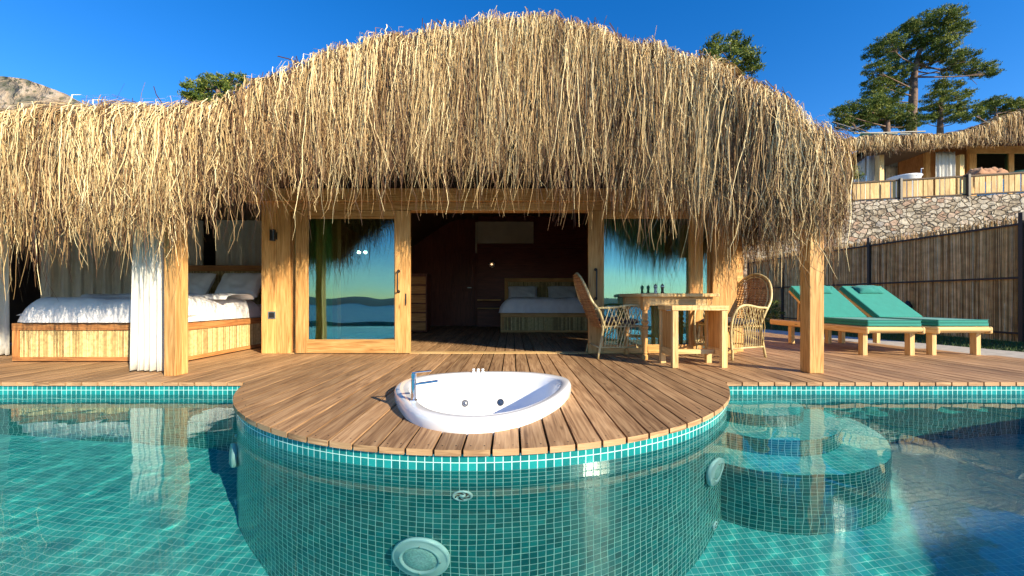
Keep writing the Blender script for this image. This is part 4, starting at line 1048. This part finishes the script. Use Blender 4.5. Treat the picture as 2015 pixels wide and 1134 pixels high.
tag(np_mesh('grass', V, np.arange(3 * n).reshape(-1, 3), g.random(n), 'grass'), 'short dark green lawn between the deck and the reed fence', 'grass', kind='stuff')

fence = thing('reed_fence', 'tall shaded brown reed fence on dark metal posts behind the loungers', 'fence', (9.0, 8.0, 0))
def fence_pt(t): return (9.25 - .28 * t, 5.6 + 8.6 * t)
g = np.random.default_rng(4); V, Fq, rr = [], [], []
n = 1500
for i in range(n):
    t = g.uniform(-.12, 1); X0, Y0 = fence_pt(t); off = g.uniform(-.012, .012); r_ = g.uniform(.004, .009); h_ = 2.2 + g.normal(0, .035) + (.06 if g.random() < .1 else 0)
    z0 = -.03 if g.random() < .8 else g.uniform(.0, .6); lean = g.normal(0, .012)
    bb = len(V)
    for k, zz in enumerate((z0, (z0 + h_) / 2, h_)):
        dy = lean * k + g.normal(0, .003)
        V += [(X0 + off - r_, Y0 + dy, zz), (X0 + off, Y0 + dy - r_, zz), (X0 + off + r_, Y0 + dy, zz), (X0 + off, Y0 + dy + r_, zz)]
    for k in range(2):
        for q in range(4): Fq.append([bb + k * 4 + q, bb + k * 4 + (q + 1) % 4, bb + k * 4 + 4 + (q + 1) % 4, bb + k * 4 + 4 + q])
    c = min(1, abs(g.normal(.35, .28))); c = 1.0 if g.random() < .1 else c; rr += [c] * 8  # brightest reeds imitate sun streaks coming through the fence
np_mesh('reed_mat', np.array(V), np.array(Fq), np.array(rr), 'reed', fence)
b = MB(); b.hexa([(*fence_pt(-.12), -.03), (fence_pt(-.12)[0] + .02, fence_pt(-.12)[1], -.03), (fence_pt(1)[0] + .02, fence_pt(1)[1], -.03), (*fence_pt(1), -.03), (*fence_pt(-.12), 2.12), (fence_pt(-.12)[0] + .02, fence_pt(-.12)[1], 2.12), (fence_pt(1)[0] + .02, fence_pt(1)[1], 2.12), (*fence_pt(1), 2.12)], (.02, 9, 2))
b.build('reed_backing', M['reed'], fence)
for t in (-.1, .135, .46, .8, 1.0):
    X0, Y0 = fence_pt(t); b = MB(); b.box(X0 - .075, X0 - .025, Y0 - .03, Y0 + .03, -.03, 2.3); b.build('fence_post', 'darkmetal', fence)
for zz in (.12, 1.13, 2.1):
    b = MB(); p, q = fence_pt(-.12), fence_pt(1); b.beam((p[0] - .035, p[1], zz), (q[0] - .035, q[1], zz), .03, .035); b.build('fence_rail', 'darkmetal', fence)

gx_, gy_ = G(1786, 655, -.03)
t_ = thing('garden_lamp', 'small black spike lamp on the lawn in front of the reed fence', 'lamp', (gx_, gy_, -.03))
b = MB(); b.tube([(gx_, gy_, -.03), (gx_, gy_, .5)], .018, 8); b.build('spike', 'black', t_)
b = MB(); b.lathe([(.02, .46), (.075, .5), (.08, .62), (.07, .63), (.03, .72), (0, .74)], (gx_, gy_, -.03), 14, .5); b.build('lamp_head', 'black', t_)
# ------------------------------------------------------------ upper terrace: stone wall, railing, second villa
A0, A1 = Vector((9.0, 19.1)), Vector((27.0, 14.75))
dirw = (A1 - A0).normalized(); nrw = Vector((dirw.y, -dirw.x))
WT = lambda t: A0.lerp(A1, t)
ztopw = lambda t: 5.25
b = MB()
def wallf(u, v):
    p = WT(u); z = -.5 + (ztopw(u) + .5) * v
    k = .05 * noise.noise(Vector((p.x * 1.3, z * 1.3, 2))); q = p + nrw * (k + .35 * (1 - v)); return (q.x, q.y, z)
b.grid(120, 40, wallf)
sw = b.build('stone_wall', 'stone', None, smooth=True, thick=.2); tag(sw, 'rough pale stone retaining wall below the upper terrace', 'wall')
b = MB(); P = [tuple(WT(0)), tuple(WT(1)), (40, 14), (40, 32), (7, 32)]
b.v = [(*p, 5.24) for p in P]; b.face(list(range(5)), P, .5); tag(b.build('upper_terrace', 'path'), kind='structure')
rl = thing('plank_railing', 'railing of upright pale planks on top of the stone wall', 'railing', (WT(.5).x, WT(.5).y, 5.25))
b = MB(); L = (A1 - A0).length; q = 0.05; prev = 0
while q < L - .2:
    wp = random.uniform(.13, .19); p = A0 + dirw * q - nrw * .1
    m3 = Matrix((Vector((dirw.x, dirw.y, 0)), Vector((-dirw.y, dirw.x, 0)), Vector((0, 0, 1)))).transposed()
    b.obox((p.x, p.y, 5.36 + .37), (wp, .025, .76), m3); q += wp + random.uniform(.03, .06)
b.build('planks', 'pale', rl)
for zz, hh_ in ((5.33, .05), (6.14, .06)):
    b = MB(); p, q2 = WT(0) - nrw * .1, WT(1) - nrw * .1; b.beam((p.x, p.y, zz), (q2.x, q2.y, zz), .1, hh_); b.build('rail', 'darkwood', rl)
for k in range(9):
    p = A0 + dirw * (1.5 + k * 2.45) - nrw * .02; b = MB(); b.box(p.x - .05, p.x + .05, p.y - .05, p.y + .05, 5.25, 6.2); b.build('railing_post', 'darkmetal', rl)

v2 = thing('hillside_villa', 'second thatched villa on the upper terrace above the stone wall', 'villa', (20.5, 20, 5.25))
YV = 19.2
pl2 = [(16.4, 22.5), (16.5, 20.6), (16.9, 19.55), (17.6, 19.2), (19.5, 18.95), (22.5, 18.75), (26, 18.6), (32, 18.8), (40, 19)]  # eave carried on out of view to shade the wall below
s2, x2, y2 = dense(pl2, 200)
tp2 = [(1500, 268), (1700, 266), (1760, 266), (1850, 263), (1890, 258), (1920, 248), (1960, 232), (2015, 214), (2300, 170)]
so2 = [(1500, 300), (1700, 300), (1800, 296), (1900, 290), (2015, 285), (2300, 280)]
ti2 = [(1500, 318), (1700, 316), (1800, 304), (1900, 298), (2015, 291), (2300, 286)]
z2t, z2s, z2p = zprof(x2, y2, tp2), zprof(x2, y2, so2), zprof(x2, y2, ti2)
z2t[:60] = np.minimum(z2t[:60], z2t[60]); 
V, Fq, rnd = thatch('thatch', s2, x2, y2, z2t, z2s, z2p, 14000, .035, v2, seed=8, scale=1.0, tones=(.5, .2))
np_mesh('thatch', V, Fq, rnd, 'thatch', v2)
b = MB()
def under2(u, v):
    q = u * s2[-1]; X0, Y0, Z0, Zs = (float(np.interp(q, s2, a)) for a in (x2, y2, z2t, z2s))
    return (X0 + .03, Y0 + .06, Z0 - .04 + (Zs + .1 - Z0 + .04) * v)
b.grid(80, 4, under2); b.build('thatch_backing', 'thatchback', v2, thick=.02)
b = MB(); m = 0
for i in range(40, 200, 8):
    X0, Y0, Z0 = float(x2[i]), float(y2[i]), float(z2t[i]); b.v += [(X0, Y0, Z0 - .06), (X0, 27, Z0 - .3), (X0, 27, Z0 - .6), (X0, Y0, Z0 - .4)]; m += 1
for i in range(m - 1):
    for k in range(4): b.face([i * 4 + k, (i + 1) * 4 + k, (i + 1) * 4 + (k + 1) % 4, i * 4 + (k + 1) % 4], [(0, 0)] * 4, .5)
b.build('roof_shell', 'darkwood', v2)
def vx(px, Yd): return PIX(px, Yd)
for px_ in (1735, 1893):
    Yd = 19.7; b = MB(); b.box(vx(px_ - 4, Yd), vx(px_ + 5, Yd), Yd, Yd + .25, 5.25, 8.3); b.build('post', 'pale', v2, bevel=.01)
YW = 20.9
def vbox(b, px0, px1, py0, py1, y, d): 
    x0, _, z1 = AT(px0, py0, y); x1, _, z0 = AT(px1, py1, y); b.box(x0, x1, y, y + d, max(z0, 5.26), z1)
b = MB()
for (p0_, p1_, q0, q1) in ((1908, 1922, 302, 400), (1986, 1996, 302, 400), (2052, 2064, 302, 400), (1908, 2120, 287, 301.6), (1922.5, 1985.6, 348, 352)): vbox(b, p0_, p1_, q0, q1, YW, .14)
b.build('door_frame', 'pine', v2, bevel=.01)
b = MB()
for (p0_, p1_, q0, q1) in ((1822, 1831, 300, 400), (1845, 1851, 300, 400)): vbox(b, p0_, p1_, q0, q1, YW + .3, .14)
b.build('side_frame', 'pine', v2, bevel=.01)
b = MB(); vbox(b, 1770, 1907, 274, 420, YW + 1.2, .1); b.build('side_wall', 'orange', v2)
b = MB(); vbox(b, 1895, 2250, 268, 420, YW + 2.3, .1); b.build('back_wall', 'redwood', v2)
b = MB(); vbox(b, 1922.5, 1985.5, 302, 400, YW + .05, .03); b.build('glass_pane', 'glass', v2)
b = MB(); vbox(b, 1996.5, 2051.5, 302, 400, YW + .05, .03); b.build('glass_pane', 'glass', v2)
curtain('curtain', [(vx(1842, 19.6), 19.6), (vx(1878, 19.6), 19.6)], 5.3, 8.4, 5, .06, 'curtain', 'white curtain tied beside the post in the middle of the hillside villa', 'curtains of the hillside villa', seed=3)
curtain('curtain', [(vx(1706, 20.2), 20.2), (vx(1726, 20.1), 20.1)], 5.3, 8.4, 4, .06, 'curtain', 'white curtain left of the corner post of the hillside villa', 'curtains of the hillside villa', seed=5)
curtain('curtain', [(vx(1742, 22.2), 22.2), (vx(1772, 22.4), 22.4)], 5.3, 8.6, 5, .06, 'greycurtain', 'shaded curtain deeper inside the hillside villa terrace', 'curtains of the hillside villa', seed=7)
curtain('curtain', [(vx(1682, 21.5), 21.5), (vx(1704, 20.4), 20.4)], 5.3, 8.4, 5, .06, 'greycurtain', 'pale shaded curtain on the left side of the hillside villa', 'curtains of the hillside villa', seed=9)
c = AT(1779, 351, 18.9); t_ = thing('bathtub', 'white tub on the hillside villa terrace behind the plank railing', 'bathtub', (c[0], c[1], 5.25))
b = MB(); b.lathe([(.5, 0), (.56, .1), (.6, c[2] - 5.25 - .05), (.66, c[2] - 5.25 + .02), (.64, c[2] - 5.25 + .06), (.56, c[2] - 5.25 + .04), (.4, .5)], (c[0], c[1], 5.25), 30); b.build('tub_shell', 'ceramic', t_, smooth=True)
b = MB(); b.tube([(c[0] + .1, c[1] - .7, c[2]), (c[0] + .1, c[1] - .7, c[2] + .25), (c[0] + .2, c[1] - .7, c[2] + .25)], .02); b.build('faucet', 'steel', t_)
o = cushion(0, 0, 0, 1.5, .8, .5, noisea=.2, name='blanket', mat='brownfab', edge=.3, seed=4); c = AT(1937, 346, 18.2); o.location = (c[0], c[1], c[2] - .25); tag(o, 'crumpled brown blanket heaped behind the plank railing', 'blanket')
b = MB(); c = AT(2035, 330, 17.6); b.box(c[0] - .9, c[0] - .82, c[1], c[1] + .08, 5.25, c[2] - .3)
t_ = thing('sun_canopy', 'sloping dark green canvas canopy behind the railing at the right edge', 'canopy', (c[0], c[1], 5.25)); b.box(c[0] + .9, c[0] + .98, c[1], c[1] + .08, 5.25, c[2] + .05); b.build('frame', 'darkmetal', t_)
b = MB(); b.grid(10, 6, lambda u, v: (c[0] - 1.3 + 2.6 * u, c[1] - .4 + 1.6 * v, c[2] - .28 + .5 * u - .06 * math.sin(u * 3.1) + .1 * v)); b.build('canvas', 'tealdark', t_, smooth=True, thick=.01)
# solar panels on its roof
sp = thing('solar_panel', 'row of dark glass solar panels lying on the hillside villa roof', 'solar panel', AT(1750, 262, 21.5))
b = MB()
for k in range(5):
    px_ = 1688 + k * 26
    p = [AT(px_, 272, 21.2), AT(px_ + 24, 271, 21.2), AT(px_ + 27, 262, 22.4), AT(px_ + 6, 262, 22.4)]
    q = [(a[0], a[1], a[2] - .06) for a in p]; b.hexa([q[0], q[1], q[2], q[3], p[0], p[1], p[2], p[3]], (.8, 1.2, .06))
b.build('panel_glass', 'solar', sp)
b = MB(); a_, c_ = AT(1680, 263, 22.5), AT(1820, 259, 22.5); b.beam(a_, c_, .08, .06)
for (u_, v_) in (((1638, 240), (1690, 256)), ((1642, 250), (1688, 262)), ((1665, 258), (1700, 246))): b.beam(AT(*u_, 21.8), AT(*v_, 22.4), .04, .04)
b.build('panel_frame', 'darkmetal', sp)

# ------------------------------------------------------------ terrain, mountain, sea
def hgt(X0, Y0):
    n_ = noise.fractal(Vector((X0 * .03, Y0 * .03, 0)), 1, 2, 4)
    if Y0 < 14: base = -2.2 + .055 * min(0, Y0 + 3) + .6 * min(0, Y0 + 110)
    else: base = -1.9 + .40 * (Y0 - 14) * (1 if X0 > 0 else .55)
    if X0 < 0 and Y0 > 14: base = min(base, 9)
    if X0 > 9.7 and 2 < Y0 <= 19: base = max(base, min((X0 - 9.7) * .25, 3) - 1)
    base = min(base, 17)
    return base + n_ * (3 if abs(Y0) > 25 or Y0 < -6 else .3) * (0.35 if Y0 > 14 else 1)
b = MB(); b.grid(110, 150, lambda u, v: (-160 + 320 * u, -260 + 420 * v, hgt(-160 + 320 * u, -260 + 420 * v)))
tag(b.build('hillside', 'terrain', None, smooth=True), kind='structure')
b = MB()
def mtn(u, v):
    X0 = -1500 + 1100 * u; Y0 = 500 + 900 * v
    px_ = CX + X0 * F / 600
    prof = np.interp(X0, [-1500, -1150, -900, -816, -780, -760, -730, -700, -660, -600, -480, -400], [240, 330, 358, 357, 353, 346, 333, 318, 300, 270, 180, 60])
    hh_ = prof * (1 - ((Y0 - 600) / 700) ** 2 * .4) if Y0 > 600 else prof * max(0, 1 - ((600 - Y0) / 110))
    hh_ += noise.fractal(Vector((X0 * .012, Y0 * .012, 3)), .9, 2.1, 6) * (9 if Y0 > 590 else 22) * (1 if abs(Y0 - 600) > 20 else .35)
    return (X0, Y0, hh_)
b.grid(180, 70, mtn); tag(b.build('mountain', 'rock', None, smooth=False), kind='structure')
b = MB(); Rr = 16000; b.v = [(-Rr, -Rr, -95), (Rr, -Rr, -95), (Rr, -200, -95), (-Rr, -200, -95)]; b.face([0, 1, 2, 3], [(0, 0)] * 4, .5); tag(b.build('sea', 'sea'), kind='structure')
b = MB()
def coast(u, v):
    a2 = math.pi * (1.1 + .8 * u); d = 6000 + 2500 * v; n_ = noise.fractal(Vector((u * 9, 0, 1)), .8, 2, 5)
    return (math.cos(a2) * d, math.sin(a2) * d, -95 + max(0, math.sin(v * math.pi)) * (115 + 70 * n_))
b.grid(160, 10, coast); M['coast'] = plain('hazy_forest_coast', (0.05, 0.09, 0.1), 0.9, nscale=.002, namp=.3)  # bluish forest colour, tinted to imitate the haze of distance
tag(b.build('far_coast', 'coast', None, smooth=True), kind='structure')

# ------------------------------------------------------------ trees
def pine(name, label, Yd, trunk_px, pads, lobes, seed, base_z, tr=.35, leaf=.17, dens=260, group='pines and bushy trees behind the villas', sq=.55):
    """pads: (px, py, radius in photo px) of foliage clumps, given depth by the random generator"""
    g = np.random.default_rng(seed)
    tp = [Vector(AT(*p, Yd)) for p in trunk_px]; base = Vector((tp[0].x, Yd, base_z))
    t_ = thing(name, label, 'tree', tuple(base)); sc = Yd / F
    cl = []
    for (px_, py_, rr) in pads:
        r_ = rr * sc * 1.06; dy = g.uniform(-1, 1) * lobes * .5; c = Vector(AT(px_, py_, Yd)); c.y += dy; c.x = (px_ - CX) * c.y / F; c.z = H + (CY - py_) * c.y / F
        cl.append((c, r_))
    b = MB(); pts = [base] + tp; nn_ = len(pts); pts = bez([tuple(p) for p in pts], 4)
    b.tube(pts, [tr * (1 - .8 * i / (len(pts) - 1)) for i in range(len(pts))], 9); b.build('trunk', 'bark', t_, smooth=True)
    b = MB()
    for (c, r_) in cl:
        cand = [p for p in pts if p.z < c.z - .05] or [pts[0]]; a_ = min(cand, key=lambda p: (p - c).length * 1.0 + abs(p.z - c.z + .25 * (p.x - c.x)) * .4)
        mid = a_.lerp(c, .5) + Vector((g.normal(0, .1) * r_, g.normal(0, .1) * r_, -.15 * r_)); L = (c - a_).length
        k0 = min(tr * .2, .03 + L * .01); b.tube(bez([a_, mid, c], 4), [k0 * (1 - .75 * i / 8) for i in range(9)], 5)
        for _ in range(3):
            e = c + Vector(g.normal(0, .5, 3)) * r_ * .7; b.tube([a_.lerp(c, .7), e], [k0 * .4, k0 * .15], 4)
    b.build('limbs', 'bark', t_, smooth=True)
    Vs, Rn = [], []
    for (c, r_) in cl:
        n1 = max(10, int(30 * (r_ / (leaf * 4)) ** 1.7))           # twig tufts in this clump
        for _ in range(n1):
            d = g.normal(0, 1, 3); d /= np.linalg.norm(d); rad = r_ * g.uniform(.25, 1.0) ** .5
            cc = np.array(c) + d * rad * np.array([1, 1, sq]) + np.array([0, 0, .12 * r_])
            tone = g.uniform(0, 1) ** 1.3 * .6; m_ = int(dens / 7)
            p0 = cc + g.normal(0, leaf * .55, (m_, 3)) * np.array([1.15, 1.15, .6])
            ax = g.normal(0, 1, (m_, 3)); ax[:, 2] = np.abs(ax[:, 2]) * .8 + .2; ax /= np.linalg.norm(ax, axis=1)[:, None]
            sd_ = np.cross(ax, g.normal(0, 1, (m_, 3))); sd_ /= np.linalg.norm(sd_, axis=1)[:, None]
            ll = leaf * g.uniform(.5, 1.1, (m_, 1)); wd = leaf * g.uniform(.12, .24, (m_, 1))
            Vs.append(np.stack([p0 - sd_ * wd, p0 + sd_ * wd, p0 + ax * ll], 1)); Rn.append(np.clip(tone + g.uniform(0, .5, m_), 0, 1))
    V = np.vstack([a.reshape(-1, 3) for a in Vs]); n_ = len(V) // 3
    np_mesh('crown', V, np.arange(3 * n_).reshape(-1, 3), np.concatenate(Rn), 'leaf', t_)
    tag(t_, group=group); return t_
pine('pine_tree', 'tall open crowned pine with bare trunk rising behind the hillside villa', 32, [(1793, 250), (1797, 190), (1800, 140), (1812, 95), (1830, 60)],
     [(1728, 105, 24), (1750, 88, 26), (1776, 72, 24), (1800, 56, 24), (1822, 42, 24), (1850, 38, 24), (1878, 32, 16), (1862, 60, 26), (1890, 62, 22), (1835, 75, 26), (1805, 90, 24), (1775, 105, 24), (1748, 128, 24), (1722, 140, 20), (1720, 165, 18),
      (1860, 90, 22), (1840, 108, 22), (1870, 115, 22), (1898, 118, 20), (1905, 138, 22), (1930, 142, 22), (1950, 146, 12), (1875, 138, 20), (1762, 150, 24), (1738, 168, 24), (1772, 172, 22), (1720, 190, 22), (1750, 196, 24), (1820, 128, 16), (1785, 130, 20)],
     3.5, 31, 9.0, tr=.42)
pine('pine_tree', 'dark bushy pine under the left side of the tall open pine', 30, [(1745, 250), (1745, 225)], [(1650, 222, 14), (1668, 212, 16), (1690, 225, 20), (1705, 208, 22), (1735, 215, 26), (1765, 222, 24), (1720, 240, 24), (1760, 245, 22), (1680, 240, 18), (1785, 232, 16), (1655, 236, 14), (1700, 248, 20), (1740, 235, 26), (1745, 200, 18), (1660, 246, 16), (1790, 248, 16), (1722, 225, 24)], 3, 32, 9.5)
pine('pine_tree', 'bluish pine right of the bare trunk behind the hillside villa', 33, [(1850, 250), (1852, 190)], [(1845, 170, 16), (1868, 175, 18), (1890, 190, 18), (1840, 195, 22), (1870, 205, 24), (1900, 212, 14), (1830, 222, 22), (1860, 232, 24), (1890, 235, 16), (1815, 240, 16)], 3, 33, 10)
pine('pine_tree', 'rounded green pine at the right edge above the hillside villa roof', 34, [(1960, 250), (1960, 225)], [(1915, 225, 16), (1935, 212, 18), (1955, 203, 16), (1975, 210, 20), (2000, 212, 18), (2025, 205, 20), (1950, 230, 20), (1985, 232, 20)], 3, 34, 10)
pine('leafy_tree', 'round dark green treetop showing above the right slope of the thatch', 14, [(1440, 180), (1440, 140)], [(1395, 108, 18), (1410, 92, 17), (1435, 86, 18), (1462, 95, 18), (1480, 112, 16), (1425, 118, 24), (1460, 132, 22), (1485, 140, 12), (1400, 125, 14), (1430, 160, 26), (1465, 185, 26), (1410, 200, 26), (1440, 235, 28), (1480, 260, 24), (1405, 270, 26), (1445, 300, 28)], 1.2, 35, -1, tr=.16, leaf=.12, dens=320, sq=.9)
pine('leafy_tree', 'small sunlit treetop showing above the left slope of the thatch', 15, [(430, 215), (428, 190)], [(378, 182, 14), (392, 168, 14), (412, 160, 14), (435, 162, 15), (458, 160, 13), (478, 158, 11), (400, 188, 16), (430, 184, 18), (460, 180, 16), (372, 192, 9), (400, 215, 24), (445, 215, 24), (420, 250, 26), (465, 265, 24), (385, 280, 24), (430, 300, 28)], 1.2, 36, -1, tr=.16, leaf=.12, dens=320, sq=.8)
pine('shrub', 'small dark bushy shrub by the reed fence behind the right rattan chair', 9.6, [(1518, 650), (1520, 615)], [(1508, 610, 10), (1522, 600, 10), (1530, 618, 9), (1512, 628, 9)], .3, 41, -.03, tr=.02, leaf=.07, dens=150, sq=1.0, group='shrubs of the garden')
pine('shrub', 'small bright green shrub behind the railing left of the hillside villa', 18.5, [(1673, 372), (1673, 355)], [(1665, 345, 9), (1676, 335, 8), (1684, 348, 8), (1670, 356, 8)], .6, 37, 5.2, tr=.05, leaf=.12, dens=200, sq=1.0, group='shrubs of the garden')
